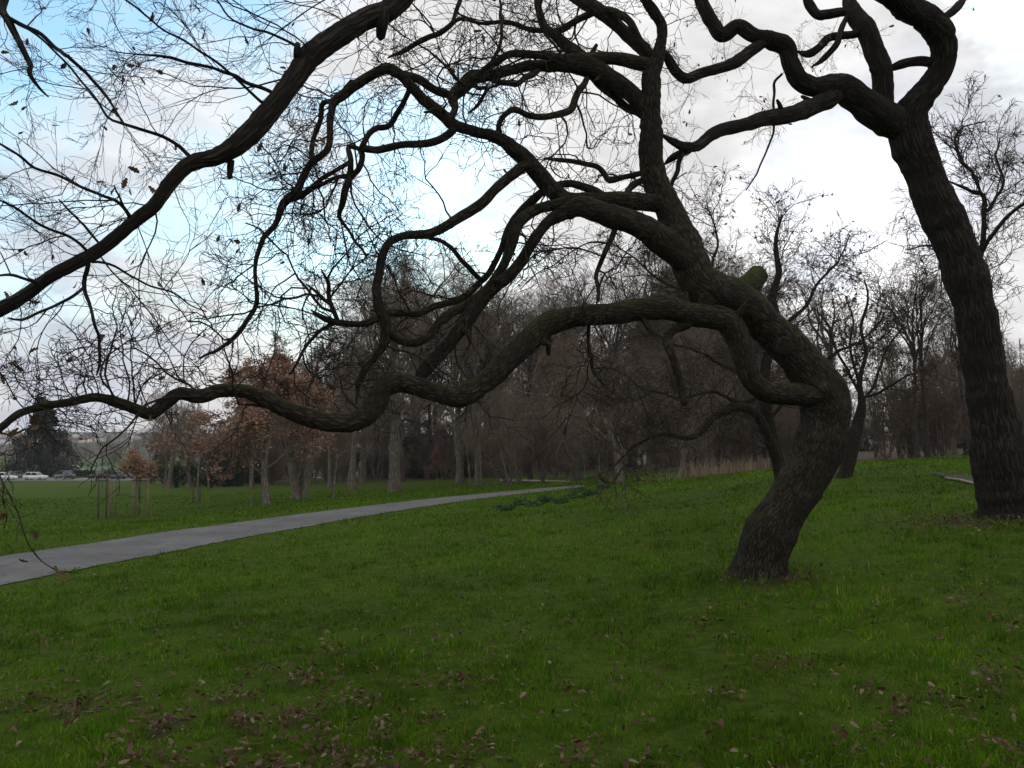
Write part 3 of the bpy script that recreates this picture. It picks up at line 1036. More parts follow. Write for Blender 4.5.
O.limb('long level branch', [(455, 127, 5), (450, 134, 4.8), (440, 140, 4.6), (419.5, 143.5, 4.2), (400, 145.5, 4.2), (377, 149.5, 4.2), (362, 149.5, 4), (363, 158, 3.5), (360, 168, 3.4), (351, 176, 3.5), (344.5, 189, 4), (341.5, 203, 3.4), (339.5, 217, 2.6), (346, 227, 1.7), (353, 238, 1.6), (361, 248, 1.5), (368, 259, 1)], on='upper left limb', d1=7.9, mid=-0.15)
O.limb('elbow branch', [(411, 86, 3.4), (403, 104, 3.2), (397, 114, 3.4), (390, 125, 3.4), (377, 129, 3.3), (368, 136, 3.2), (362, 148, 3.2)], on='upper left limb', to='long level branch', mid=0.2)
O.limb('left tangle', [(360, 149, 3), (349, 146.5, 2.8), (351, 160, 3.2), (350, 174, 3.2), (336, 178, 2.2), (318, 187, 2.2), (299, 197, 2.6), (287, 203, 2.4)], on='long level branch', to='upper left limb')
O.limb('left tangle low', [(349, 162, 2.4), (336, 170, 2.4), (324, 177, 2.6), (314, 186, 2.8), (303, 194, 3), (290, 200, 3)], on='left tangle', to='upper left limb')
O.limb('twin fall', [(333, 101, 3.4), (323, 104, 3), (320, 121, 2.8), (315, 137, 2.6), (311, 150, 2.8), (312, 165, 3)], on='upper left limb', to='upper left limb', mid=0.15)
O.limb('stack middle', [(566, 202, 7.2), (548, 208, 6.08), (531, 216, 6.4), (518, 226, 6.88), (511, 243, 6.4), (504, 259, 5.6), (495, 274, 5.12), (482, 291, 5.12), (466, 304, 5.28), (450, 314, 4.96), (438, 323, 4.8), (428, 336, 4.8), (412, 343, 4.8), (397, 340.5, 4.16), (388, 330, 4)], on='big left limb', to='gooseneck', mid=0.2)
O.limb('stack outer', [(604, 196, 5.2), (589, 187.5, 4.48), (572, 182, 4.48), (556, 185, 4.48), (541, 192, 4.8), (526, 204.5, 5.6), (514, 217, 4.8), (505.5, 230, 3.68), (501.6, 249, 3.52), (492, 266, 3.52), (479, 281, 3.68), (468, 294, 3.68), (451, 303.5, 3.68), (436, 307.5, 3.84), (416, 316, 4), (399, 314, 4), (384, 315, 4)], on='upper left limb', to='gooseneck', mid=0.4)
O.limb('stack link', [(428, 238, 2.4), (440, 240, 2.56), (450, 246, 2.64), (462.5, 261, 2.72), (472, 271, 2.88), (482, 281, 2.88)], on='gooseneck', to='stack outer', mid=-0.1)
O.limb('left spur', [(380, 316, 4.6), (370, 322, 4), (357, 324.5, 3.6), (334, 322.5, 3.6), (322, 317, 3), (311, 309.5, 1.6)], on='gooseneck')
O.limb('left spur riser', [(338, 322, 3), (332, 306, 2.8), (329, 294, 2.5), (328.5, 283, 2.2), (321, 270, 1.4)], on='left spur')
O.limb('left spur tip', [(332, 305, 2.4), (323, 299, 2), (315, 290, 1.6), (306, 284, 1.2)], on='left spur riser')
O.limb('left spur drop', [(333, 324, 2.6), (320, 331, 2), (307, 345, 1.8), (297, 362, 1.6), (290, 374, 1)], on='left spur')
O.limb('level twig branch', [(648, 172, 3.6), (637, 174.5, 3.2), (624, 177, 3.2), (610, 180, 3.4), (604, 174, 3.2), (597, 167, 3), (585, 163.5, 2.8), (570, 161, 2.6), (556, 159.5, 2.2), (544, 158.5, 1.8)], on='trunk', d1=9.1)
O.limb('short link', [(650, 178, 4), (639, 182, 4), (630, 188, 4), (624, 196, 3.6)], on='trunk', to='upper left limb', mid=0.2)
O.limb('hanging shoot', [(616, 226, 4), (612.5, 238, 3.4), (606, 251, 3.1), (599, 264, 2.9), (595, 277, 2.6), (597, 289, 2.4), (598, 302, 2)], on='big left limb', to='low limb', mid=0.1)
O.limb('low drop', [(589, 322, 3), (588, 335, 2.2), (590, 355, 2), (593, 370, 2), (600, 380, 1.5), (607, 388, 1)], on='low limb', d1=8.2)
O.limb('broken hanger', [(692, 320, 6.5), (684, 326, 5.4), (673, 330, 5), (666.5, 338, 5.6), (670, 352, 5.2), (677, 374, 5), (683, 393, 4.6), (686, 404, 3.6)], on='low limb', d1=7.95)

O.limb('low shoot', [(-14, 445, 1.5), (-6, 462, 1.2), (3, 483, 1.1), (11, 497, 1.0), (19, 515, 0.9), (25, 536, 0.8), (34, 553, 0.7), (50, 567, 0.6), (64, 574, 0.5)], on='low limb', d1=5.3)
O.limb('low shoot side', [(4, 485, 0.9), (3, 500, 0.7), (7, 516, 0.6), (4, 528, 0.4)], on='low shoot')
O.limb('low shoot end', [(22, 528, 0.8), (29, 545, 0.7), (44, 562, 0.5), (60, 570, 0.4), (80, 573, 0.4)], on='low shoot')
oak_root = foot(757, 8.62)
oak_root.z = h1(oak_root.x, oak_root.y)
oak = empty('oak_tree', oak_root, 'crooked bare oak leaning over the lawn, its lowest limb snaking far to the left', 'tree')


def add_child(name, me, root):
    """a part built in world coordinates, hung under its thing"""
    me.transform(Matrix.Translation(-Vector(root.location)))
    return obj(name, me, root)


def roots_flare(W):
    return W


k = 0
oak_world = {}
for nm in O.L:
    Wd = O.world(nm)
    k += 1
    big = nm in ('trunk', 'low limb', 'big left limb', 'upper left limb', 'crown limb')
    if nm == 'trunk':
        Wd = np.vstack([[Wd[0][0] - 0.03, Wd[0][1], Wd[0][2] - 0.2, Wd[0][3] * 1.06], Wd])
    me, Q = limb_mesh(Wd, 64 if nm == 'trunk' else (32 if big else 14), 0.02 if nm == 'trunk' else (0.025 if big else 0.035), M['mossy_bark' if nm == 'stub' else 'oak_bark'], 'trunk' if nm == 'trunk' else 'branch',
                      0.13 if big else 0.10, 0.008 if nm == 'trunk' else 0.0, k * 1.37, nm != 'stub')
    oak_world[nm] = Q
    add_child('trunk' if nm == 'trunk' else ('broken_stub' if nm == 'stub' else 'branch'), me, oak)



def lump(c, nrm, r, squash, seed, mat, nm):
    u = np.linspace(0, np.pi, 9)[:, None]
    w = np.arange(14)[None] / 14 * 2 * np.pi
    S = np.stack([np.sin(u) * np.cos(w), np.sin(u) * np.sin(w), np.cos(u) + 0 * w], -1).reshape(-1, 3)
    nrm = np.asarray(nrm) / np.linalg.norm(nrm)
    t1 = np.cross(nrm, [0.3, 0.5, 0.81])
    t1 /= np.linalg.norm(t1)
    t2 = np.cross(nrm, t1)
    V = []
    for q in S:
        ring = 1 - 0.35 * max(0.0, q[2] - 0.55) / 0.45        # a healed collar with a sunken middle
        d = r * (1 + 0.22 * mnoise.noise(Vector(q * 2.2) + Vector((seed, 0, 0))))
        V.append(np.asarray(c) + d * (q[0] * t1 + q[1] * t2 + q[2] * squash * ring * nrm))
    i = np.arange(8)[:, None] * 14
    j = np.arange(14)[None]
    F = np.stack([i + j, i + 14 + j, i + 14 + (j + 1) % 14, i + (j + 1) % 14], -1).reshape(-1, 4)
    V = np.array(V)
    return mesh_np(nm, V, [F], mat, True, V - V[0])


def lumps_and_pegs(root, world, names, nb, npg, mat, seed):
    r_ = random.Random(seed)
    for i in range(nb + npg):
        Q = world[r_.choice(names)]
        k_ = int(len(Q) * r_.uniform(0.06, 0.9))
        Tg = unit((Q[min(k_ + 1, len(Q) - 1), :3] - Q[k_ - 1, :3])[None])[0]
        per = np.cross(Tg, [r_.gauss(0, 1), r_.gauss(0, 1), r_.gauss(0, 1)])
        per /= np.linalg.norm(per)
        c, rad_ = Q[k_, :3], Q[k_, 3]
        if i < nb:
            add_child('burr', lump(c + per * rad_ * 0.82, per, rad_ * r_.uniform(0.4, 0.65), r_.uniform(0.35, 0.6), i * 3.7, mat, 'burr'), root)
        else:
            ln_ = r_.uniform(0.06, 0.2)
            dv = per + Tg * r_.uniform(-0.3, 0.8)
            W = np.array([[*(c + per * rad_ * 0.5), rad_ * 0.45], [*(c + per * rad_ * 0.9 + dv * 0.02), rad_ * 0.33], [*(c + per * rad_ + dv * ln_ * 0.6), rad_ * 0.25], [*(c + per * rad_ + dv * ln_), rad_ * 0.18]])
            add_child('dead_stub', limb_mesh(W, 8, 0.02, mat, 'dead_stub', 0.15, 0, i * 1.1)[0], root)


lumps_and_pegs(oak, oak_world, ['low limb', 'big left limb', 'upper left limb', 'crown limb', 'gooseneck', 'low limb'], 16, 12, M['oak_bark'], 21)
for c_, r__ in ((at(706, 301, 8.28), 0.085), (at(783, 346, 8.33), 0.10)):
    add_child('burr', lump(c_, -np.array(ray(740, 320)), r__, 0.5, 2.2, M['oak_bark'], 'burr'), oak)

no_twig = {'low shoot', 'low shoot side', 'low shoot end', 'left tangle low', 'twin fall', 'stack middle', 'crown riser', 'crown link', 'stub', 'broken hanger', 'stack link', 'short link', 'crown limb under', 'top loop', 'crown limb upper'}
WL = [oak_world[n] for n in oak_world if n not in no_twig and n not in ('trunk', 'low limb')]
trunk_top = oak_world['trunk']
trunk_top = trunk_top[int(len(trunk_top) * 0.62):]
low = oak_world['low limb']
s1 = seeds_on(WL + [trunk_top], 5.4, (0.5, 1.45), 0.05, 0.12, rmax=0.13)
s2 = seeds_on([low[int(len(low) * 0.5):]], 6.5, (0.45, 1.3), 0.0, 0.75, rmax=0.16)
s3 = seeds_on([oak_world[n] for n in ('upper left limb', 'long level branch', 'left tangle', 'left tangle low', 'twin fall', 'gooseneck', 'left spur', 'left spur riser', 'crown side branch')], 1.6, (0.35, 0.95), 0.3, -0.1)
# shoots that drop off or rise above the picture's edge stay part of the crown
s4 = seeds_on([oak_world[n] for n in ('top left limb', 'crown riser', 'twin shoot')], 4, (0.5, 1.2), 0.3, 0.1)
seeds = tuple(np.concatenate([a[i] for a in (s1, s2, s3, s4)]) for i in range(3))
TB, tips = twig_system(seeds, [(6, 11, (0.40, 0.75), 0.25, 4), (5, 8, (0.4, 0.8), 0.27, 3), (0, 6, None, 0.28, 3)], (0, 0, -0.012), 0.0100, min_r=0.0030)
cr_ = add_child('crown', TB.mesh('crown', M['twig']), oak)
lt = np.concatenate(tips[1:3])
lt = lt[RNG.random(len(lt)) < 0.016]
hang = [(5, 508), (8, 512), (6, 517), (10, 520), (4, 515), (2, 522), (34, 530), (31, 532), (29, 562), (55, 572), (57, 570), (8, 364), (13, 365), (1, 372), (32, 425), (30, 430), (34, 435), (33, 442), (19, 428)]
lt = np.vstack([lt, [tuple(at(px_, py_, 5.5)) for px_, py_ in hang]])
add_child('leaves', scatter_leaves('leaves', lt, RNG.uniform(0.05, 0.10, len(lt)), M['brown_leaf'], 'oak', 0.5), oak)
print('oak twig faces', len(cr_.data.polygons), 'leaves', len(lt))

# ---- the big leaning tree at the right, its left fork arching over towards the camera
T = Limbed()
T.limb('trunk', [(1012, 522, 39), (1010, 508, 32), (1006, 490, 28), (1001, 465, 25.5), (996, 430, 23), (990, 400, 21), (984, 365, 20), (976, 320, 19.5), (965, 280, 19.5), (952, 243, 19.5), (935, 205, 19), (922, 170, 18.5), (911, 142, 20), (909, 125, 19.5), (913, 111, 16.5), (921, 99.5, 13.8), (931, 87, 12.2), (941, 70, 12), (945, 50, 12), (941, 31, 13), (927, 16, 13), (910, 6, 13), (893, -6, 12.5), (860, -35, 12), (800, -85, 12.5), (700, -130, 13), (600, -135, 13.4), (500, -95, 13.7), (425, -35, 13.8), (396, -4, 13.6), (384, 6, 13.5), (367, 12, 13.2), (351, 21.5, 13), (334, 33, 13), (317, 46, 13), (304, 60, 12.8), (294.5, 78, 12.8), (285, 94, 12.6), (273, 109.5, 12.6), (257.5, 127, 12.4), (240, 143, 11.8), (217, 155, 9.8), (194, 162, 8.8), (177, 180, 8.2), (157, 203, 8.4), (133, 221, 8.2), (102, 244, 8), (80, 258, 7.6), (50, 277, 7.4), (20, 300, 8), (0, 312, 8.4), (-25, 325, 8), (-80, 350, 6), (-130, 380, 3)],
       ds=np.concatenate([[11.5] * 14, [11.45, 11.4, 11.35, 11.3, 11.2, 11.1, 11.0, 10.8, 10.5], [10.1, 9.5, 8.7, 7.9, 7.2, 6.8, 6.6], np.linspace(6.5, 4.9, 24)]))
T.limb('link', [(932, 63, 5.5), (921, 61.5, 5), (910, 63, 4.6), (897, 67, 4.6), (884, 72, 5)], on='trunk', d1=11.5)
T.limb('middle fork', [(886, 118, 10), (884, 105, 9.6), (883, 88, 10), (881, 70, 10), (874, 53, 10), (866, 31, 10), (856, 15, 9), (851, 0, 6.5), (852, -25, 5)], ds=[11.5, 11.5, 11.5, 11.5, 11.55, 11.6, 11.7, 11.8, 11.9])
T.limb('middle fork side', [(853, 12, 5), (842, 11, 4.5), (830, 13, 5), (820, 14, 5), (811, 4, 5), (800, -10, 4)], on='middle fork')
T.limb('middle fork low', [(862, 32, 5), (850, 36, 4), (838, 37, 4), (827, 39, 4.2), (819, 48, 4), (810, 53, 4), (797, 50, 4)], on='middle fork', d1=11.6)
T.limb('middle fork twig', [(847, 17, 3), (840, 30, 3), (834, 46, 3), (824, 58, 2.8), (811, 67, 2.4)], on='middle fork', d1=11.4)
T.limb('left limb', [(906, 132, 14), (892, 124, 16.5), (872, 111, 16), (852, 95, 14.5), (838, 86, 12.5), (824, 85.5, 10), (812, 86, 9), (801, 80, 9), (793, 65, 8.6), (788, 48, 9), (772, 42, 8.5), (752, 37, 7.6), (736, 28, 7), (721, 36, 7.4), (712, 23, 7), (701, 0, 6.4), (690, -25, 5.5)],
       ds=[11.5, 11.4, 11.3, 11.25, 11.2, 11.1, 11.05, 11, 10.95, 10.9, 10.85, 10.8, 10.8, 10.8, 10.8, 10.8, 10.8])
T.limb('left limb fork', [(764, 42, 6), (752, 51, 6.5), (742, 59, 6.4), (726, 67, 5.6), (704, 73, 5.3), (685, 79, 5), (675, 71, 4.8), (666, 57, 4.2), (655, 44, 3)], on='left limb', d1=9.6)
T.limb('low left limb', [(842, 88, 10), (828, 97, 9.5), (808, 110, 8.6), (787, 119, 8), (762, 122, 7.2), (728, 128, 6.4), (708, 136, 5.8), (694, 147, 5.2), (680, 148, 4.4), (670, 142, 3.6), (660, 133, 2.8)], on='left limb', d1=9.4)
T.limb('low left fork', [(690, 150, 4), (680, 154, 3.6), (672, 159, 3.5), (664, 165, 3.2)], on='low left limb')
T.limb('low left drop', [(683, 153, 2.6), (679, 162, 2.3), (677, 173, 2.2), (672, 183, 2.1), (670, 192, 1.8)], on='low left limb')
T.limb('thin fall', [(782, 74, 1.5), (775, 82, 1.4), (774, 98, 1.3), (774, 127, 1.2), (766, 152, 1.0), (757, 172, 0.8), (746, 191, 0.6)], on='left limb', d1=10.6)
T.limb('far spur', [(942, 20, 4.5), (950, 12, 4), (958, 4, 4), (968, -4, 4)], on='trunk', d1=11.4)
T.limb('spur low', [(384, 10, 7), (382, 22, 6), (380, 37, 4.4)], on='trunk')
T.limb('spur nub', [(298, 62, 5), (297.5, 52, 4), (297, 45, 3)], on='trunk')
T.limb('spur peg', [(231, 160, 4), (230.5, 168, 3.4), (229.5, 178, 2)], on='trunk')
for i, (pts, d1) in enumerate([
    ([(281, 95, 2.16), (273, 93, 1.94), (262, 88, 1.8), (247, 82, 1.73), (233, 75, 1.66), (217, 70, 1.58), (200, 65, 1.58), (183, 62, 1.58), (160, 55, 1.37), (140, 55, 0.864), (110, 50, 0.576)], 5.5),
    ([(270, 107, 1.87), (263, 103, 1.58), (250, 92, 1.44), (233, 77, 1.37), (217, 62, 1.3), (200, 50, 1.22), (183, 40, 1.15), (167, 32, 1.08), (127, 2, 1.01), (100, -20, 0.864)], 5.2),
    ([(300, 56, 1.87), (297, 47, 1.58), (290, 42, 1.44), (267, 33, 1.3), (250, 27, 1.15), (233, 20, 1.01), (217, 0, 0.864), (205, -15, 0.72)], 6.0),
    ([(192, 158, 2.3), (186, 153, 2.09), (180, 146, 1.94), (167, 138, 1.87), (150, 133, 1.66), (133, 128, 1.58), (120, 122, 1.44), (107, 116, 1.37), (98, 101, 1.22), (83, 83, 1.15), (67, 63, 1.08), (48, 45, 1.08), (25, 27, 1.01), (5, 15, 0.864)], 4.9),
    ([(131, 218, 2.16), (125, 209, 1.87), (115, 200, 1.73), (100, 195, 1.58), (80, 187, 1.51), (57, 175, 1.44), (35, 167, 1.37), (18, 155, 1.22), (0, 143, 1.08), (-20, 132, 0.72)], 4.8),
    ([(88, 252, 1.87), (80, 244, 1.58), (67, 235, 1.51), (50, 229, 1.44), (33, 220, 1.37), (15, 207, 1.3), (-5, 197, 1.01)], 4.8),
    ([(38, 283, 1.87), (30, 281, 1.58), (22, 278, 1.44), (10, 275, 1.44), (-10, 276, 1.3)], 4.7),
    ([(88, 255, 2.59), (87.5, 268, 2.3), (84, 281, 2.3), (85, 292, 2.09), (89, 304, 1.73), (94, 322, 1.58), (99, 340, 1.51), (100, 360, 1.44), (97, 375, 0.864)], 5.4),
    ([(83, 288, 1.87), (75, 295, 1.66), (62, 302, 1.51), (42, 311, 1.44), (22, 320, 1.44), (8, 318, 1.08)], 5.0),
    ([(92, 262, 1.58), (100, 262, 1.3), (115, 266, 1.15), (133, 277, 1.08), (150, 285, 1.01), (177, 294, 0.864), (192, 306, 0.648), (207, 312, 0.504)], 5.8),
    ([(128, 216, 1.15), (123, 205, 1.08), (118, 194, 1.01), (114, 186, 0.72)], 5.1),
    ([(98, 242, 1.44), (90, 233, 1.3), (80, 222, 1.15), (68, 210, 1.01), (58, 200, 0.72)], 4.9)]):
    T.limb('side shoot %d' % i, pts, on='trunk', d1=d1)
# a second bough of the same crown dips in at the top left corner
T.limb('corner bough', [(560, -120, 7), (420, -140, 6.5), (260, -120, 6), (120, -70, 5), (20, -25, 4.4), (0, 5, 4.2), (8, 22, 3.8), (16, 36, 3.4), (22, 46, 3), (29, 62, 2.6), (32, 75, 2.2), (40, 88, 1.4), (48, 97, 0.8)], ds=[7.6, 7, 6.6, 6.1, 5.7, 5.5, 5.4, 5.4, 5.3, 5.3, 5.2, 5.2, 5.2])
T.limb('corner shoot', [(5, 16, 2.6), (22, 25, 2.2), (40, 33, 2), (55, 45, 1.9), (72, 60, 1.8), (88, 75, 1.6), (100, 88, 1.5), (112, 105, 1.2), (122, 122, 0.8)], on='corner bough', d1=5.4)

_q = T.L['trunk']
_q[24:, 2] *= 0.85
tr_root = foot(1012, 11.5)
tr = empty('leaning_tree', tr_root, 'tall dark furrowed tree at the right edge, leaning left and forking high up', 'tree')
tw = {}
k = 0
for nm in T.L:
    Wd = T.world(nm)
    k += 1
    if nm == 'trunk':
        Wd = np.vstack([[Wd[0][0] + 0.05, Wd[0][1], Wd[0][2] - 0.25, Wd[0][3] * 1.1], Wd])
        cut = 25
        me, Q0 = limb_mesh(Wd[:cut], 80, 0.022, M['right_bark'], 'trunk', 0.10, 0.013, 4.2)
        add_child('trunk', me, tr)
        me, Q = limb_mesh(Wd[cut - 2:], 32, 0.03, M['right_bark'], 'branch', 0.10, 0.0, 5.2)
        add_child('branch', me, tr)
        tw['arch'] = Q
        continue
    big = nm in ('left limb', 'low left limb', 'middle fork')
    me, Q = limb_mesh(Wd, 28 if big else 12, 0.03 if big else 0.035, M['right_bark'], 'branch', 0.12 if big else 0.09, 0.0, k * 2.11)
    tw[nm] = Q
    add_child('branch', me, tr)
lumps_and_pegs(tr, tw, ['arch', 'left limb', 'low left limb', 'middle fork', 'arch'], 8, 10, M['right_bark'], 8)
arch = tw['arch']
pxs = np.array([512 + F_ * p[0] / p[1] for p in arch])
arch_in = arch[(pxs < 420) & (arch[:, 1] < 7.0)]
sA = seeds_on([tw[n] for n in tw if n.startswith('side shoot') or n.startswith('corner')], 5.2, (0.35, 0.95), 0.12, 0.05)
sB = seeds_on([arch_in], 5.2, (0.5, 1.4), 0.0, 0.25, rmax=0.4)
sB2 = seeds_on([arch_in], 4.0, (0.15, 0.5), 0.0, -0.3, rmax=0.4)
sC = seeds_on([tw[n] for n in ('left limb', 'low left limb', 'left limb fork', 'middle fork side', 'middle fork low', 'middle fork twig', 'low left drop', 'thin fall', 'far spur')], 4.0, (0.25, 0.8), 0.1, -0.05, rmax=0.16)
seeds = tuple(np.concatenate([a[i] for a in (sA, sB, sB2, sC)]) for i in range(3))
TB, tips = twig_system(seeds, [(6, 13, (0.40, 0.78), 0.16, 4), (5, 8, (0.35, 0.7), 0.20, 3), (0, 6, None, 0.22, 3)], (-0.045, 0, 0.012), 0.0056, min_r=0.0015, spread=(14, 48))
add_child('crown', TB.mesh('crown', M['twig']), tr)
lt = np.concatenate(tips[0:3])
lt = lt[RNG.random(len(lt)) < 0.035]
add_child('leaves', scatter_leaves('leaves', lt, RNG.uniform(0.04, 0.078, len(lt)), M['brown_leaf'], 'oak', 0.9), tr)
print('right twig leaves', len(lt))

# ------------------------------------------------------------------ woodland: kinds of trees, copied
def generic_tree(H, r, bole=0.35, width=0.3, n1=12, n2=7, n3=6, n4=5, rise=(25, 60), up=0.06, droop=0.0, stems=1, lean=0.05, wig=0.16, twig=0.011, leaves=0, leaf_size=0.13,
                 bark='wood_bark', twigm='wood_twig', leafm='brown_leaf', leaf_shape='simple', stem_spread=0.25, dead_leaf_low=False):
    """a bare tree standing on the origin; returns its part meshes"""
    TR, CR = Tubes(), Tubes()
    K = 14
    b = np.zeros((stems, 3))
    ang = RNG.random(stems) * 6.28
    if stems > 1:
        b[:, 0], b[:, 1] = np.cos(ang) * r * 1.1, np.sin(ang) * r * 1.1
    D = np.column_stack([np.cos(ang) * (stem_spread if stems > 1 else lean), np.sin(ang) * (stem_spread if stems > 1 else lean), np.ones(stems)])
    b[:, 2] = -0.15
    Lt = H * RNG.uniform(0.8, 0.95, stems)
    P = grow(b, D, Lt, K, wig * 0.35, (0, 0, 0.10))
    Rt = taper(stems, K, r, r * 0.12)
    Rt[:, 0] *= 1.45
    Rt[:, 1] *= 1.08
    TR.add(P, Rt, 10)
    # limbs
    pos, Dd, L, t = fork(P, Lt, n1, rise, (width, width * 1.5), bole)
    Dd = unit(Dd + np.array([0, 0, 0.25]))
    L = L * np.sqrt(np.clip(1.25 - t, 0.12, 1)) * 1.1
    P1 = grow(pos, Dd, L, 10, wig, (0, 0, up))
    r1 = r * np.clip(1.05 - t, 0.12, 1) * 0.5
    R1 = taper(len(P1), 10, r1, np.maximum(r1 * 0.2, twig))
    TR.add(P1, R1, 6)
    p, d, l, _ = fork(P1, L, n2, (25, 65), (0.35, 0.7), 0.15)
    P2 = grow(p, d, l, 7, wig * 1.3, (0, 0, up - droop))
    CR.add(P2, taper(len(P2), 7, np.clip(l * 0.014, twig * 1.3, 0.06), twig * 1.1), 4)
    # the tops of the stems and limbs carry twigs too
    p, d, l, _ = fork(P2, l, n3, (25, 65), (0.4, 0.75), 0.15)
    P3 = grow(p, d, l, 5, wig * 1.4, (0, 0, up * 0.6 - droop))
    CR.add(P3, taper(len(P3), 5, twig * 1.1, twig * 0.8), 3)
    P4 = P3
    if n4:
        p, d, l, _ = fork(P3, l, n4, (20, 60), (0.45, 0.9), 0.1)
        P4 = grow(p, d, l, 4, wig * 1.3, (0, 0, up * 0.5 - droop))
        CR.add(P4, taper(len(P4), 4, twig * 0.85, twig * 0.5), 3)
    out = {'trunk': TR.mesh('trunk', M[bark]), 'crown': CR.mesh('crown', M[twigm])}
    if leaves:
        q = P4[:, 1:].reshape(-1, 3)
        if dead_leaf_low:
            w = np.clip(1.3 - q[:, 2] / H * 1.2, 0.02, 1)
            q = q[RNG.random(len(q)) < w]
        q = q[RNG.integers(0, len(q), leaves)] + RNG.normal(size=(leaves, 3)) * 0.08
        out['leaves'] = scatter_leaves('leaves', q, RNG.uniform(0.7, 1.3, leaves) * leaf_size, M[leafm], leaf_shape, 0.4)
    return out


def wood_tree(H, r, bole=0.35, leaders=6, spread=(12, 42), llen=(0.38, 0.58), n2=7, n3=6, n4=5, n5=2, twig=0.013, wig=0.14, lean=0.06, low=5, twigm='wood_twig', bark='wood_bark', up=0.05):
    """a tall bare broadleaf tree: bole, a spray of rising leaders, forked limbs, fine twigs"""
    TR, CR = Tubes(), Tubes()
    a0 = RNG.random() * 6.28
    P = grow(np.array([[0, 0, -0.2]]), np.array([[math.cos(a0) * lean, math.sin(a0) * lean, 1.0]]), np.array([H * 0.62]), 12, wig * 0.28, (0, 0, 0.06))
    R0 = taper(1, 12, r, r * 0.45)
    R0[:, 0] *= 1.5
    R0[:, 1] *= 1.1
    TR.add(P, R0, 12)
    pos, D, L, t = fork(P, np.array([H]), leaders, spread, llen, bole / 0.62)
    L = L / (1.15 - 0.6 * t)
    pos = np.vstack([pos, P[:, -1], P[:, -1]])
    top = unit(P[:, -1] - P[:, -2])
    D = np.vstack([D, top + RNG.normal(size=(1, 3)) * 0.25, top + RNG.normal(size=(1, 3)) * 0.35])
    L = np.concatenate([L, [H * 0.42, H * 0.36]])
    P1 = grow(pos, unit(D + np.array([0, 0, 0.15])), L, 12, wig, (0, 0, up))
    r1 = r * RNG.uniform(0.26, 0.46, len(L))
    TR.add(P1, taper(len(P1), 12, r1, twig * 1.2), 7)
    pl, dl, ll, _ = fork(P, np.array([H]), low, (50, 85), (0.14, 0.30), 0.35)
    PL = grow(pl, dl, ll, 12, wig * 1.3, (0, 0, up))
    TR.add(PL, taper(len(PL), 12, r * 0.2, twig), 5)
    A, LA = np.vstack([P1, PL]), np.concatenate([L, ll])
    p, d, l, _ = fork(A, LA, n2, (25, 65), (0.30, 0.62), 0.12)
    P2 = grow(p, d, l, 8, wig * 1.3, (0, 0, up))
    CR.add(P2, taper(len(P2), 8, np.clip(l * 0.012, twig * 1.2, 0.07), twig), 4)
    p, d, l, _ = fork(P2, l, n3, (25, 65), (0.35, 0.7), 0.15)
    P3 = grow(p, d, l, 6, wig * 1.4, (0, 0, up * 0.6))
    CR.add(P3, taper(len(P3), 6, twig, twig * 0.7), 3)
    p, d, l, _ = fork(P3, l, n4, (20, 60), (0.4, 0.85), 0.1)
    P4 = grow(p, d, l, 4, wig * 1.3, (0, 0, up * 0.5))
    CR.add(P4, taper(len(P4), 4, twig * 0.8, twig * 0.5), 3)
    if n5:
        p, d, l, _ = fork(P4, l, n5, (20, 60), (0.4, 0.85), 0.2)
        CR.add(grow(p, d, l, 3, wig * 1.3, (0, 0, 0)), taper(len(p), 3, twig * 0.6, twig * 0.4), 3)
    return {'trunk': TR.mesh('trunk', M[bark]), 'crown': CR.mesh('crown', M[twigm])}


def evergreen_bush(H, Wd, n, leafm='ever_leaf', size=0.22):
    TR = Tubes()
    m = 26
    a = RNG.random(m) * 6.28
    D = np.column_stack([np.cos(a) * 0.8, np.sin(a) * 0.8, 0.6 + RNG.random(m)])
    P = grow(np.column_stack([np.cos(a) * 0.2, np.sin(a) * 0.2, np.full(m, -0.1)]), D, np.full(m, H * 0.75), 7, 0.2, (0, 0, 0.05))
    TR.add(P, taper(m, 7, 0.06, 0.015), 4)
    cl = []
    for _ in range(26):
        aa, rr, zz = RNG.random() * 6.28, Wd * math.sqrt(RNG.random()) * 0.75, RNG.random() ** 0.8
        c = np.array([math.cos(aa) * rr, math.sin(aa) * rr, H * zz * (1 - 0.25 * (rr / Wd) ** 2)])
        s = np.array([Wd, Wd, H]) * RNG.uniform(0.12, 0.24)
        q = unit(RNG.normal(size=(n // 26, 3))) * RNG.uniform(0.55, 1.05, size=(n // 26, 1))
        cl.append(c + q * s)
    q = np.vstack(cl)
    q = q[q[:, 2] > 0.02]
    return {'stem': TR.mesh('stem', M['wood_bark']), 'foliage': scatter_leaves('foliage', q, RNG.uniform(0.6, 1.3, len(q)) * size, M[leafm], 'simple', 0.3)}


def place(kind, name, loc, label, cat, group=None, scale=1.0, rz=None, sz=None):
    rz = RNG.random() * 6.28 if rz is None else rz
    e = empty(name, loc, label, cat, group, rz)
    e.scale = (scale, scale, scale * (sz or 1.0))
    for pn, me in kind.items():
        obj(pn, me, e)
    return e


def top_of(kind):
    z = 0
    for me in kind.values():
        co = np.empty(len(me.vertices) * 3, np.float32)
        me.vertices.foreach_get('co', co)
        z = max(z, float(np.percentile(co[2::3], 99.7)))
    return z


TOPS = {}
KEEP = []


def plant(kind, Hk, name, px, depth, top, label, cat, group=None, rz=None, wide=1.0):
    """stand a kind of height Hk at a picture column and depth so that its top reaches a picture row"""
    f = foot(px, depth)
    topz = at(px, top, depth).z
    if id(kind) not in TOPS:
        TOPS[id(kind)] = top_of(kind)
        KEEP.append(kind)
    s = (topz - f.z) / TOPS[id(kind)]
    return place(kind, name, f, label, cat, group, s * wide, rz, 1.0 / wide)


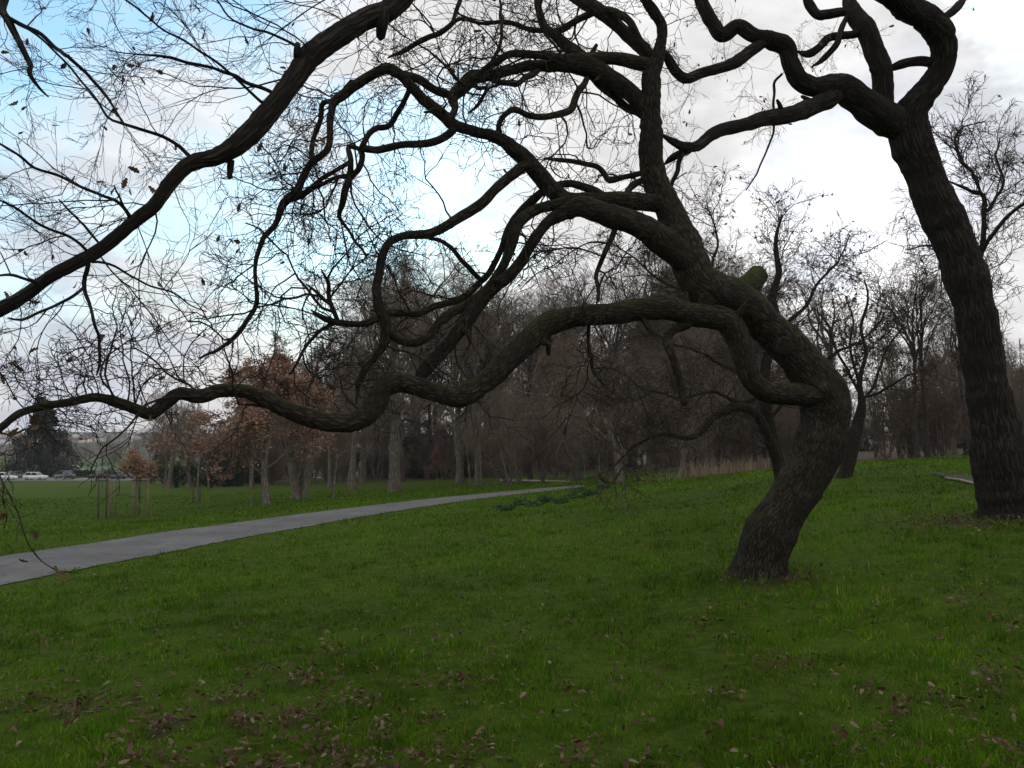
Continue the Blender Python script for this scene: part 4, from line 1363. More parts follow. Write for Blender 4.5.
KT = [wood_tree(18, 0.36, 0.34, 6), wood_tree(18, 0.32, 0.30, 7, (15, 48)), wood_tree(18, 0.27, 0.48, 5, (10, 34)), wood_tree(18, 0.25, 0.44, 6, (10, 30)), wood_tree(18, 0.40, 0.26, 8, (20, 55), lean=0.12, wig=0.19)]
KFAN = wood_tree(18, 0.42, 0.26, 9, (18, 52), n2=8, n3=7, n4=6, n5=2, twig=0.015, bark='wood_bark', twigm='wood_twig')
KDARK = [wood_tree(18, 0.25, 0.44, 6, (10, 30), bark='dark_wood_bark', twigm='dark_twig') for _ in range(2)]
KTH = float(np.mean([top_of(k_) for k_ in KT]))
print('KTH', KTH)
KSHRUB = [generic_tree(5, 0.05, 0.1, 0.34, 8, 5, 4, 3, (25, 60), 0.05, stems=9, stem_spread=0.45, twig=0.008, twigm='red_twig', leaves=250, leaf_size=0.11, leafm='brown_leaf') for _ in range(3)]
KSHRUB2 = [generic_tree(6, 0.06, 0.1, 0.32, 9, 5, 4, 3, (25, 60), 0.05, stems=7, stem_spread=0.35, twig=0.008, twigm='wood_twig') for _ in range(2)]
KSPREAD = [generic_tree(7, 0.17, 0.18, 0.5, 15, 8, 7, 5, (40, 75), 0.05, twig=0.0065, lean=0.15, wig=0.27, leaves=n_, leaf_size=0.10) for n_ in (1300, 900)]
KSAP = [generic_tree(6, 0.06, 0.3, 0.25, 12, 6, 5, 3, (25, 50), 0.10, twig=0.006, bark='pale_bark') for _ in range(2)]
KRUST = generic_tree(8, 0.15, 0.2, 0.46, 15, 8, 6, 4, (35, 70), 0.05, twig=0.010, leaves=12000, leaf_size=0.17, leafm='rust_leaf', bark='wood_bark')
KPINK = generic_tree(5, 0.06, 0.35, 0.36, 10, 6, 5, 3, (30, 65), 0.05, twig=0.009, leaves=1500, leaf_size=0.16, leafm='pink_leaf', bark='pale_bark')
KMULTI = generic_tree(12, 0.24, 0.25, 0.26, 9, 7, 6, 4, (25, 55), 0.08, stems=5, stem_spread=0.16, twig=0.013, bark='pale_bark')
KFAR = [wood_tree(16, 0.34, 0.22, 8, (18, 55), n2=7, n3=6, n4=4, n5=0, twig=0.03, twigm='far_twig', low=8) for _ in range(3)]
KBACK = [wood_tree(18, 0.30, 0.16, 9, (18, 55), n2=8, n3=7, n4=4, n5=0, twig=0.026, low=12) for _ in range(3)]
KEVER = [evergreen_bush(4.5, 2.6, 3400) for _ in range(3)]

# -- trees close behind the oak, traced
B = Limbed()
B.limb('trunk', [(781, 487, 8), (781, 478, 7), (776, 455, 6.6), (770, 430, 6.4), (766, 408, 6), (764, 385, 5.5), (768, 355, 5), (776, 330, 4.4), (772, 300, 3.8), (780, 270, 3), (776, 240, 2), (782, 215, 1)], ds=[21] * 12)
B.limb('arch', [(779, 470, 5.5), (774, 450, 5.5), (767, 432, 5), (757, 416, 4.8), (744, 408.5, 4.6), (730, 409, 4.4), (716, 416, 4.2), (706, 427, 4), (695, 435, 3.6), (680, 437, 3), (664, 434, 2.4), (650, 438, 1.8), (632, 447, 1.4), (618, 462, 1), (606, 474, .8)], on='trunk', d1=19)
B.limb('side', [(766, 405, 2.8), (752, 388, 2.5), (736, 372, 2.1), (716, 362, 1.9), (694, 350, 1.5), (672, 344, 1.1), (650, 330, 0.74)], on='trunk', d1=20)
B.limb('side two', [(764, 380, 2.5), (745, 360, 2.1), (725, 335, 1.9), (722, 300, 1.5), (712, 268, 1.4), (718, 240, 1.1), (707, 205, 0.7)], on='trunk', d1=21.5)
B.limb('side three', [(768, 350, 2.5), (785, 325, 2.1), (806, 305, 1.9), (820, 280, 1.4), (838, 262, 0.99), (850, 235, 0.7)], on='trunk', d1=22)
B.limb('side four', [(770, 420, 2.5), (790, 395, 2.1), (812, 372, 1.9), (838, 352, 1.5), (862, 340, 0.99), (884, 318, 0.7)], on='trunk', d1=22)
B.limb('side five', [(765, 395, 2.5), (742, 402, 1.9), (712, 392, 1.6), (682, 398, 1.4), (655, 392, 0.99), (630, 402, 0.74), (606, 396, 0.7)], on='trunk', d1=18.5)
B.limb('side six', [(766, 408, 2.2), (740, 340, 1.9), (700, 300, 1.5), (660, 280, 1.1), (630, 255, 0.81), (606, 240, 0.7)], on='trunk', d1=22.5)
C2 = Limbed()
C2.limb('trunk', [(842, 482, 8), (846, 470, 7), (851, 450, 6.6), (857, 425, 6.2), (862, 402, 3.8), (860, 380, 2.4), (866, 352, 1.7), (862, 325, 1.6), (868, 300, 1.2), (864, 280, .8)], ds=[20.5] * 10)
C2.limb('side', [(860, 405, 1.95), (874, 385, 1.49), (884, 355, 1.17), (896, 335, 0.91), (908, 325, 0.65)], on='trunk', d1=21.5)
C2.limb('side two', [(861, 395, 1.95), (846, 368, 1.43), (834, 345, 1.1), (826, 322, 0.845), (814, 308, 0.585)], on='trunk', d1=21)
C2.limb('side three', [(862, 398, 1.69), (880, 392, 1.3), (900, 380, 0.975), (915, 372, 0.65)], on='trunk', d1=20)
C2.limb('side four', [(860, 385, 1.69), (850, 350, 1.23), (853, 318, 0.91), (845, 296, 0.65)], on='trunk', d1=21.5)
D2 = Limbed()
D2.limb('trunk', [(1003, 512, 6.48), (1001, 480, 5.76), (996, 430, 5.04), (990, 380, 4.68), (984, 330, 4.32), (980, 290, 3.6), (979, 262, 3.17), (984, 240, 2.59), (984, 215, 2.3), (981, 195, 2.02), (968, 190, 1.58), (953, 183, 1.01), (940, 178, 0.576)], ds=[17] * 13)
D2.limb('side', [(980, 255, 2.59), (992, 236, 2.16), (1006, 218, 1.94), (1022, 206, 1.73), (1045, 190, 1.44), (1070, 165, 0.72)], on='trunk', d1=16)
D2.limb('side two', [(982, 196, 1.73), (975, 178, 1.44), (962, 160, 1.3), (955, 140, 1.15), (962, 128, 0.864), (984, 122, 0.648)], on='trunk', d1=16.5)
D2.limb('side three', [(984, 214, 1.73), (995, 200, 1.44), (1004, 180, 1.3), (996, 160, 1.15), (1000, 140, 0.72)], on='trunk', d1=17.6)
D2.limb('side four', [(979, 275, 2.16), (968, 262, 1.73), (950, 250, 1.44), (930, 245, 1.15), (905, 250, 0.72)], on='trunk', d1=17.4)


def traced_tree(name, LB, root, label, per_m, length, leaves, twig_r=0.012, up=0.25, min_r=0.0058, rmax=0.2, lsize=0.1):
    e = empty(name, root, label, 'tree')
    ws, kk = [], 0
    for nm in LB.L:
        Wd = LB.world(nm)
        kk += 1
        if nm == 'trunk':
            Wd = np.vstack([[Wd[0][0], Wd[0][1], Wd[0][2] - 0.25, Wd[0][3] * 1.2], Wd])
        me, Q = limb_mesh(Wd, 16 if nm == 'trunk' else 9, 0.06, M['oak_bark'], 'b', 0.12, 0, kk * 1.9)
        add_child('trunk' if nm == 'trunk' else 'branch', me, e)
        ws.append(Q[int(len(Q) * 0.35):] if nm == 'trunk' else Q)
    sd_ = seeds_on(ws, per_m, length, 0.05, up, rmax=rmax)
    TB_, tp = twig_system(sd_, [(6, 8, (0.4, 0.7), 0.24, 4), (4, 6, (0.45, 0.8), 0.24, 3), (0, 5, None, 0.25, 3)], (0, 0, 0.03), twig_r, min_r=min_r)
    add_child('crown', TB_.mesh('crown', M['dark_twig']), e)
    if leaves:
        q = np.concatenate(tp[1:])
        q = q[RNG.integers(0, len(q), leaves)] + RNG.normal(size=(leaves, 3)) * 0.05
        add_child('leaves', scatter_leaves('leaves', q, RNG.uniform(0.6, 1.3, leaves) * lsize, M['brown_leaf'], 'simple', 0.5), e)


traced_tree('oak_tree', B, foot(781, 21), 'twiggy young oak right behind the crooked oak, one limb arching down to the left', 9, (0.6, 1.7), 1300)
traced_tree('oak_tree', C2, foot(842, 20.5), 'small dark leafy tree whose trunk shows just right of the crooked oak', 4.5, (0.5, 1.2), 520, lsize=0.10)
traced_tree('slender_tree', D2, foot(1003, 17), 'slender twiggy tree standing behind the big leaning tree', 9, (0.6, 1.5), 40, twig_r=0.010)

# -- single trees one can point to, left to right
plant(KRUST, 7.7, 'rust_leaved_tree', 268, 43, 352, 'small round tree still full of rust brown leaves beyond the path', 'tree', rz=0.5, wide=1.3)
plant(KSAP[0], 5.7, 'young_tree', 253, 43.5, 395, 'thin bare stem right beside the rust leaved tree', 'young tree', rz=2.0)
plant(KMULTI, 11.4, 'many_stemmed_tree', 301, 49, 335, 'bare tree of several pale stems rising from one foot', 'tree', rz=1.2)
plant(KFAN, KTH, 'bare_tree', 395, 57, 236, 'big bare tree with thick pale trunk and fan of fine twigs beyond the path', 'tree', rz=0.0)
plant(KSAP[1], 5.7, 'young_tree', 200, 50, 395, 'lone bare young tree between low stakes on the far lawn', 'young tree', rz=0.4)
plant(KSAP[0], 5.7, 'young_tree', 334, 48, 400, 'thin pale young tree right of the many stemmed tree', 'young tree', rz=4.0)
plant(KT[2], KTH, 'bare_tree', 354, 62, 290, 'slim grey tree left of the thick pale trunk', 'tree', rz=1.0)
plant(KT[3], KTH, 'bare_tree', 459, 67, 262, 'straight tall bare tree above the dip of the snaking limb', 'tree', rz=2.2)
plant(KT[2], KTH, 'bare_tree', 478, 72, 248, 'second straight tall tree above the dip of the snaking limb', 'tree', rz=4.4)
plant(KPINK, 4.7, 'red_leaved_sapling', 437, 62, 446, 'sapling keeping orange brown leaves in front of the wood', 'sapling', rz=0.4)
plant(KPINK, 4.7, 'red_leaved_sapling', 510, 66, 440, 'sapling keeping dull red leaves near the end of the path', 'sapling', rz=2.7)
for px, d, top in ((470, 62, 412), (476, 60, 405), (482, 63, 400)):
    plant(KSAP[1], 5.7, 'young_tree', px, d, top, 'one of three slim pale saplings close together by the path', 'young tree', 'three saplings close together')
plant(KSAP[0], 5.7, 'birch_sapling', 600, 47, 415, 'pale birch like stem leaning a little, left of the fallen branch', 'young tree', rz=2)
plant(KSAP[1], 5.7, 'young_tree', 585, 58, 410, 'thin pale stem left of the birch like stem', 'young tree', rz=1)
plant(KSPREAD[0], 6.7, 'brown_leaved_oak', 620, 42, 330, 'bushy oak with brown leaves hanging over the fallen branch', 'tree', rz=2.0, wide=1.15)
plant(KSPREAD[1], 6.7, 'brown_leaved_oak', 680, 37, 330, 'short trunked oak with brown leaves beside the dry grass', 'tree', rz=1.0)
plant(KSPREAD[1], 6.7, 'brown_leaved_oak', 545, 66, 340, 'broad twiggy oak where the path runs out', 'tree', rz=3.0)
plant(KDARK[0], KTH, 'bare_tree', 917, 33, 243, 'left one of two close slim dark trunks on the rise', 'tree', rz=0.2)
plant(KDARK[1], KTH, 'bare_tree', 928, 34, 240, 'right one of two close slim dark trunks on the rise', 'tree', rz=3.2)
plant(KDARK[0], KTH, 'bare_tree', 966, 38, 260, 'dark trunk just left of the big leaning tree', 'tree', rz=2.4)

# -- the wood behind: bare trees that nothing tells apart
wood_lbl = 'bare grey brown tree in the dense wood behind the lawn'
spots = []
rr = random.Random(5)
for i in range(46):
    d = rr.uniform(70, 122)
    px = rr.uniform(330, 760) if i < 36 else rr.uniform(470, 700)
    top = 268 + rr.uniform(-25, 60) - (15 if 520 < px < 700 else 0) + (60 if px < 380 else 0)
    spots.append((px, d, top))
for i in range(10):
    d = rr.uniform(44, 85)
    px = rr.uniform(700, 1060)
    spots.append((px, d, rr.uniform(290, 360) if px > 870 else rr.uniform(250, 330)))
for px, d, top in spots:
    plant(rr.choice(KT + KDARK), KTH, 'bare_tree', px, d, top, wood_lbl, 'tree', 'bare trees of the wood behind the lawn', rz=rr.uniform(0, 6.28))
for i in range(15):
    px = rr.uniform(165, 350)
    d = rr.uniform(72, 110)
    plant(rr.choice(KT), KTH, 'bare_tree', px, d, rr.uniform(375, 420) if px < 250 else rr.uniform(335, 390), 'bare tree of the low wood behind the rust leaved tree', 'tree', 'bare trees behind the rust leaved tree')
for i in range(46):
    px = rr.uniform(230, 800) if i % 5 else rr.uniform(800, 1060)
    d = rr.uniform(112, 185)
    plant(rr.choice(KBACK), KTH, 'bare_tree', px, d, rr.uniform(335, 400) - (25 if 520 < px < 720 else 0) + (20 if px < 330 else 0), 'bare tree at the back of the wood, half hidden by the nearer trunks', 'tree', 'bare trees at the back of the wood', rz=rr.uniform(0, 6.28))
# -- undergrowth
for i in range(30):
    px = rr.uniform(800, 1080)
    d = rr.uniform(34, 58)
    k = rr.choice(KSHRUB + KSHRUB2)
    f = foot(px, d)
    place(k, 'thicket_shrub', f, 'reddish brown many stemmed shrub in the thicket on the rise', 'shrub', 'thicket shrubs on the rise', rr.uniform(0.4, 0.75), sz=rr.uniform(0.8, 1.9))
for i in range(38):
    px = rr.uniform(480, 800)
    d = rr.uniform(46, 85)
    k = rr.choice(KSHRUB + KSHRUB2)
    place(k, 'thicket_shrub', foot(px, d), 'brown many stemmed shrub at the edge of the wood behind the oak', 'shrub', 'shrubs at the wood edge', rr.uniform(0.45, 0.9), sz=rr.uniform(0.9, 2.0))
for i in range(30):
    px = rr.uniform(270, 540)
    d = rr.uniform(78, 105)
    place(rr.choice(KSHRUB + KSHRUB2), 'thicket_shrub', foot(px, d), 'brown many stemmed shrub under the trees beyond the path', 'shrub', 'shrubs under the trees beyond the path', rr.uniform(0.5, 1.0), sz=rr.uniform(0.9, 2.0))
for i in range(56):
    px = rr.uniform(160, 1050) if i > 9 else rr.uniform(165, 260)
    d = rr.uniform(96, 125)
    place(rr.choice(KEVER), 'evergreen_bush', foot(px, d), 'dark evergreen bush deep under the bare trees', 'bush', 'evergreen bushes under the trees', rr.uniform(0.8, 1.5))
for px, d, s in ((178, 88, 0.55), (214, 84, 0.75), (238, 86, 0.8), (196, 90, 0.6)):
    place(rr.choice(KEVER), 'evergreen_bush', foot(px, d), 'dark bush at the left end of the wood', 'bush', 'dark bushes at the left end of the wood', s)


# -- the cedar by the cars
def cedar(H):
    TR, CR = Tubes(), Tubes()
    P = grow(np.array([[0, 0, -0.2]]), np.array([[0, 0, 1.0]]), np.array([H]), 12, 0.03, (0, 0, 0.1))
    TR.add(P, taper(1, 12, 0.42, 0.06), 9)
    pos, D, L, t = fork(P, np.array([H]), 90, (65, 100), (0.38, 0.60), 0.08)
    L = L * np.clip(1.25 - t, 0.16, 1)
    P1 = grow(pos, D + np.array([0, 0, 0.18]), L, 9, 0.10, (0, 0, -0.07))
    TR.add(P1, taper(len(P1), 9, 0.09, 0.02), 5)
    p, d, l, _ = fork(P1, L, 15, (40, 80), (0.25, 0.5), 0.06)
    d[:, 2] -= 1.6
    P2 = grow(p, d, np.minimum(l, p[:, 2] * 0.85), 6, 0.10, (0, 0, -0.5))
    CR.add(P2, taper(len(P2), 6, 0.03, 0.012), 3)
    q = P2[:, 1:].reshape(-1, 3)
    q = np.repeat(q, 3, 0) + RNG.normal(size=(len(q) * 3, 3)) * np.array([0.09, 0.09, 0.2])
    return {'trunk': TR.mesh('trunk', M['wood_bark']), 'crown': CR.mesh('crown', M['wood_twig']), 'foliage': scatter_leaves('foliage', q, RNG.uniform(0.25, 0.5, len(q)), M['cedar_leaf'], 'simple', 2.0)}


plant(cedar(13), 12.8, 'cedar_tree', 45, 183, 397, 'dark drooping cedar behind the parked cars', 'tree')

# -- far trees past the road and on the slope of the town
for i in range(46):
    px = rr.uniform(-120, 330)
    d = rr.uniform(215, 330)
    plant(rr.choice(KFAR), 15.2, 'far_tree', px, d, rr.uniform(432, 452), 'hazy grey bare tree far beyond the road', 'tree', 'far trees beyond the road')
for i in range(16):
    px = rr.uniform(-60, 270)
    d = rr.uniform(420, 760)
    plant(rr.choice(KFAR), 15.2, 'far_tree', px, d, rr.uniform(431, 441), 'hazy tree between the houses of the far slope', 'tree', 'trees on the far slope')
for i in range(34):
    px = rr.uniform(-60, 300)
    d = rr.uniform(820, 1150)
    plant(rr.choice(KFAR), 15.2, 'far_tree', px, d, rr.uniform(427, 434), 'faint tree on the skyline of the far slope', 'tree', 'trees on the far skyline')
for px, d, top in ((165, 120, 418), (178, 118, 405), (152, 125, 428), (188, 112, 398)):
    plant(rr.choice(KT), KTH, 'bare_tree', px, d, top, 'bare tree at the left edge of the wood, by the road', 'tree', 'bare trees at the left edge of the wood')

# ------------------------------------------------------------------ staked young trees, posts
def cyl_post(h, r, mat, lean=(0, 0)):
    b = MB()
    b.tube([[0, 0, -0.3], [lean[0] * 0.5, lean[1] * 0.5, h * 0.5], [lean[0], lean[1], h]], [r, r, r * 0.96], 10)
    return b.build('post', mat, False)


def tree_guard(px, depth, posts, rail_posts, top, label):
    """posts: list of (picture column, depth, half-width in pixels, dark?)"""
    f = foot(px, depth)
    e = empty('tree_guard', f, label, 'tree guard', 'staked guards of the saplings')
    tops = []
    for pxp, dp, hw, dark in posts:
        q = foot(pxp, dp)
        hz = at(pxp, top, dp).z - q.z
        o = obj('post', cyl_post(hz, 0.68 * hw * dp / F_, M['post_dark' if dark else 'post'], (rr.uniform(-.04, .04), rr.uniform(-.04, .04))), e, q - f)
        tops.append(q - f + Vector((0, 0, hz - 0.12)))
    for i, j in rail_posts:
        b = MB()
        a, c = np.array(tops[i]), np.array(tops[j])
        dv = (c - a) / np.linalg.norm(c - a)
        b.tube([a - dv * 0.1, (a + c) / 2, c + dv * 0.1], [0.028] * 3, 8)
        obj('rail', b.build('rail', M['post_dark']), e)
    return f


fg = tree_guard(108, 40, [(101, 39.2, 1.1, True), (108.5, 39.6, 1.1, True), (113, 40.6, 1.5, False), (117.5, 40.9, 1.5, False)], [(0, 1)], 478, 'guard of four thin stakes without leaves, left of the leafy one')
fg2 = tree_guard(142, 41, [(134.5, 40.6, 1.5, False), (137.8, 41.4, 1.2, False), (141, 41.9, 1.0, True), (150, 40.9, 2.1, False)], [(0, 3), (1, 2), (2, 3)], 478, 'guard of stakes with dark rail under the red leaved sapling')
place(generic_tree(3.4, 0.03, 0.6, 0.22, 8, 5, 4, 2, (30, 60), 0.08, twig=0.005, lean=0.0), 'staked_sapling', foot(109.5, 40.2), 'bare thin sapling inside the left guard of stakes', 'sapling')
plant(generic_tree(4.0, 0.04, 0.55, 0.42, 12, 6, 5, 3, (50, 90), 0.0, twig=0.006, leaves=2600, leaf_size=0.13, leafm='rust_leaf', lean=0.0), 3.7, 'staked_sapling', 142, 41.3, 450, 'red brown leaved sapling inside the right guard of stakes', 'sapling')
tree_guard(198, 49.5, [(194.5, 49.5, 0.7, True), (201.5, 50, 0.7, True)], [], 484, 'two short stakes either side of the lone bare young tree')

# ------------------------------------------------------------------ fallen branch, weeds, dry grass, log
fb_ = foot(612, 40)
FB = Limbed()
FB.limb('wood', [(640, 479, 1.2), (630, 484, 2.0), (620, 485, 2.2), (610, 484, 2.2), (603, 480, 1.6), (598, 474, 0.9)], ds=[40.5, 40.3, 40, 39.6, 39.4, 39.4])
FB.limb('shoot', [(612, 484, 1.2), (620, 472, 1), (633, 460, 0.8), (646, 450, 0.6)], on='wood')
FB.limb('shoot two', [(627, 484.5, 1.2), (640, 488, 1), (652, 486, 0.6)], on='wood')
eb = empty('fallen_branch', fb_, 'dark fallen branch lying on the grass below the brown leaved oak', 'branch')
wsf = []
for kk, nm in enumerate(FB.L):
    me, Q = limb_mesh(FB.world(nm), 8, 0.06, M['oak_bark'], 'wood', 0.1, 0, kk)
    wsf.append(Q)
    add_child('limb' if kk == 0 else 'side_limb', me, eb)
TBf, _t = twig_system(seeds_on(wsf, 5, (0.4, 1.0), 0.1, 0.3, rmax=0.3), [(5, 7, (0.4, 0.7), 0.2, 3), (3, 5, (0.4, 0.7), 0.2, 3), (0, 4, None, 0.2, 3)], (0, 0, 0.02), 0.008, min_r=0.006)
add_child('crown', TBf.mesh('crown', M['wood_twig']), eb)  # loose side twigs of the fallen branch, not a tree's crown


def weed(n, rad, h):
    n_l = n
    a = RNG.random(n_l) * 6.28
    rr_ = rad * np.sqrt(RNG.random(n_l))
    q = np.column_stack([np.cos(a) * rr_, np.sin(a) * rr_, h * RNG.random(n_l) ** 0.8 * (1 - 0.5 * rr_ / rad)])
    st = Tubes()
    m = 24
    a = RNG.random(m) * 6.28
    b = np.column_stack([np.cos(a) * rad * .5, np.sin(a) * rad * .5, np.full(m, -0.03)])
    st.add(grow(b, np.column_stack([np.cos(a) * .4, np.sin(a) * .4, np.ones(m)]), np.full(m, h * 1.05), 5, 0.15), taper(m, 5, 0.008, 0.004), 3)
    return {'stems': st.mesh('stems', M['weed_leaf']), 'leaves': scatter_leaves('leaves', q, RNG.uniform(0.10, 0.26, n_l), M['weed_leaf'], 'simple', -0.15)}


KW = [weed(170, 0.42, 0.34), weed(120, 0.32, 0.26), weed(150, 0.45, 0.22)]
for i, (px, d, s) in enumerate([(506, 23.2, 0.6), (520, 25.2, 0.7), (533, 24.2, 0.6), (547, 25.2, 0.7), (560, 24.4, 0.6), (573, 26.4, 0.75), (590, 27.0, 0.6), (604, 31, 0.8)]):
    place(KW[i % 3], 'weed_clump', foot(px, d), 'low dark green leafy weed clump in the middle of the lawn', 'weeds', 'weed clumps on the lawn', s)


def blades_mesh(name, XY, hgts, widths, lean, mat, z0=None):
    """grass blades: three triangles each"""
    n = len(XY)
    z = hgt(XY) if z0 is None else z0
    az = RNG.random(n) * 6.28
    ux, uy = np.cos(az), np.sin(az)
    la = RNG.random(n) * 6.28
    ln = np.abs(RNG.normal(size=n)) * lean * hgts
    lx, ly = np.cos(la) * ln, np.sin(la) * ln
    V = np.zeros((n, 5, 3))
    for k, (t, w) in enumerate([(0, -1), (0, 1), (0.55, -0.85), (0.55, 0.85), (1, 0)]):
        V[:, k, 0] = XY[:, 0] + ux * w * widths / 2 + lx * t * t
        V[:, k, 1] = XY[:, 1] + uy * w * widths / 2 + ly * t * t
        V[:, k, 2] = z - 0.01 + hgts * t * (1 - 0.25 * np.minimum(ln / hgts, 1.5) * t)
    F = np.array([[0, 1, 3], [0, 3, 2], [2, 3, 4]])
    return mesh_np(name, V.reshape(-1, 3), [(F[None] + np.arange(n)[:, None, None] * 5).reshape(-1, 3)], mat, False)


def frustum_points(n, d0, d1, pw, side=0.8):
    """points on the ground in view, denser close by: density falls as depth**-pw"""
    u = RNG.random(n)
    e = 2 - pw
    d = (d0 ** e + u * (d1 ** e - d0 ** e)) ** (1 / e) if abs(e) > 1e-6 else d0 * (d1 / d0) ** u
    x = RNG.uniform(-side, side, n) * d
    return np.column_stack([x, d])


XY = np.vstack([frustum_points(GRASS_N if 'GRASS_N' in globals() else 420000, 3.3, 62, 1.9), ])
tuft = 0.5 * vnoise(XY, 3.2, 1.3) + 0.5 * vnoise(XY, 9.0, 4.1)
bare = litter_mask(XY)
near_w = np.clip((11 - XY[:, 1]) / 5, 0, 1)
lum = vnoise(XY, 1.1, 3.9)
keep = path_clear(XY + RNG.normal(size=XY.shape) * 0.11) & (RNG.random(len(XY)) < 0.12 + 1.25 * tuft * (0.5 + lum)) & (RNG.random(len(XY)) > bare * 0.62)
wooded = (512 + 835 * XY[:, 0] / XY[:, 1] > 640) & (XY[:, 1] > 36)
keep &= ~wooded
XY, tuft = XY[keep], tuft[keep]
d = XY[:, 1]
hg = (0.020 + 0.125 * tuft ** 2.3) * RNG.uniform(0.6, 1.35, len(XY)) * (1 + 0.006 * d)
wd = np.maximum(0.0048, d * 0.00090) * RNG.uniform(0.7, 1.3, len(XY))
tag(obj('grass', blades_mesh('grass', XY, hg, wd, 0.75, M['blade'])), kind='stuff')
print('blades', len(XY))

XY = frustum_points(14000, 24, 44, 1.0, 0.8)
pxl = 512 + 835 * XY[:, 0] / XY[:, 1]
XY = XY[(pxl > 630) & (pxl < 780) & (XY[:, 1] > 33)]
XY = XY[RNG.random(len(XY)) < np.exp(-((512 + 835 * XY[:, 0] / XY[:, 1] - 725) / 48) ** 2)]
tag(obj('dry_grass', blades_mesh('dry_grass', XY, RNG.uniform(0.3, 0.95, len(XY)), np.full(len(XY), 0.022), 0.35, M['straw'])), kind='stuff')

# fallen oak leaves, thick in the worn patches of the near lawn
XY = frustum_points(150000, 3.3, 26, 1.6, 0.85)
pr = np.maximum(litter_mask(XY) * 1.0, 0.014 + 0.03 * np.clip((9.5 - XY[:, 1]) / 3, 0, 1) * (vnoise(XY, 5.0, 6.1) > 0.5))
tb = np.hypot(XY[:, 0] - 6.2, XY[:, 1] - 11.2)
pr = np.maximum(pr, np.exp(-(tb / 1.1) ** 2) * 0.9)
tb = np.hypot(XY[:, 0] - 2.55, XY[:, 1] - 8.5)
pr = np.maximum(pr, np.exp(-(tb / 0.55) ** 2) * 0.5)
XY = XY[(RNG.random(len(XY)) < pr) & path_clear(XY)]
q = np.column_stack([XY, hgt(XY) + RNG.uniform(0.008, 0.075, len(XY))])
tag(obj('leaf_litter', scatter_leaves('leaf_litter', q, 0.022 + 0.036 * RNG.random(len(q)) ** 1.8, M['litter'], 'oak', 0.0, 0.55)), kind='stuff')
print('litter', len(q))

lg = [ground_hit(*p) for p in [(946, 479.5), (960, 481.5), (972, 484.5), (983, 488)]]
b = MB()
b.tube([p + np.array([0, 0, 0.03]) for p in lg], [0.022, 0.03, 0.03, 0.022], 8)
me = b.build('pale_log', flat_mat('weathered_wood', (0.24, 0.21, 0.17), 0.85, var=0.25, scale=12), True)
tag(obj('pale_log', me), 'thin pale log edging the bare earth track beside the leaning tree', 'log')

# ------------------------------------------------------------------ road, cars and the town beyond
def strip(name, px0, px1, d0, d1, mat, lift, n=40):
    A = [tuple(foot(px, d0)[:2]) for px in np.linspace(px0, px1, 5)]
    Bq = [tuple(foot(px, d1)[:2]) for px in np.linspace(px0, px1, 5)]
    return ribbon(name, A, Bq, mat, lift, n, 4, 0.0)


strip('road', -260, 330, 156, 170, asphalt_mat('road_asphalt', (0.18, 0.175, 0.17), (0.25, 0.24, 0.23)), 0.06)
strip('sports_field', 60, 150, 205, 262, flat_mat('sports_turf', (0.05, 0.13, 0.035), 0.9, var=0.2, scale=0.1), 0.08)

PAINT = {k: flat_mat(k + '_paint', c, 0.25, 0.0, spec=0.5) for k, c in (('white', (0.75, 0.76, 0.78)), ('silver', (0.42, 0.44, 0.47)), ('black', (0.02, 0.021, 0.025)), ('slate', (0.06, 0.07, 0.085)), ('blue', (0.03, 0.04, 0.07)))}
GLASS = flat_mat('car_glass', (0.02, 0.025, 0.03), 0.08, spec=0.6)
RUBBER = flat_mat('tyre_rubber', (0.02, 0.02, 0.02), 0.85)
ALLOY = flat_mat('wheel_rim', (0.4, 0.4, 0.42), 0.35, 0.8)
LAMP = flat_mat('head_lamp', (0.7, 0.72, 0.75), 0.15)
TAIL = flat_mat('tail_lamp', (0.28, 0.02, 0.02), 0.2)


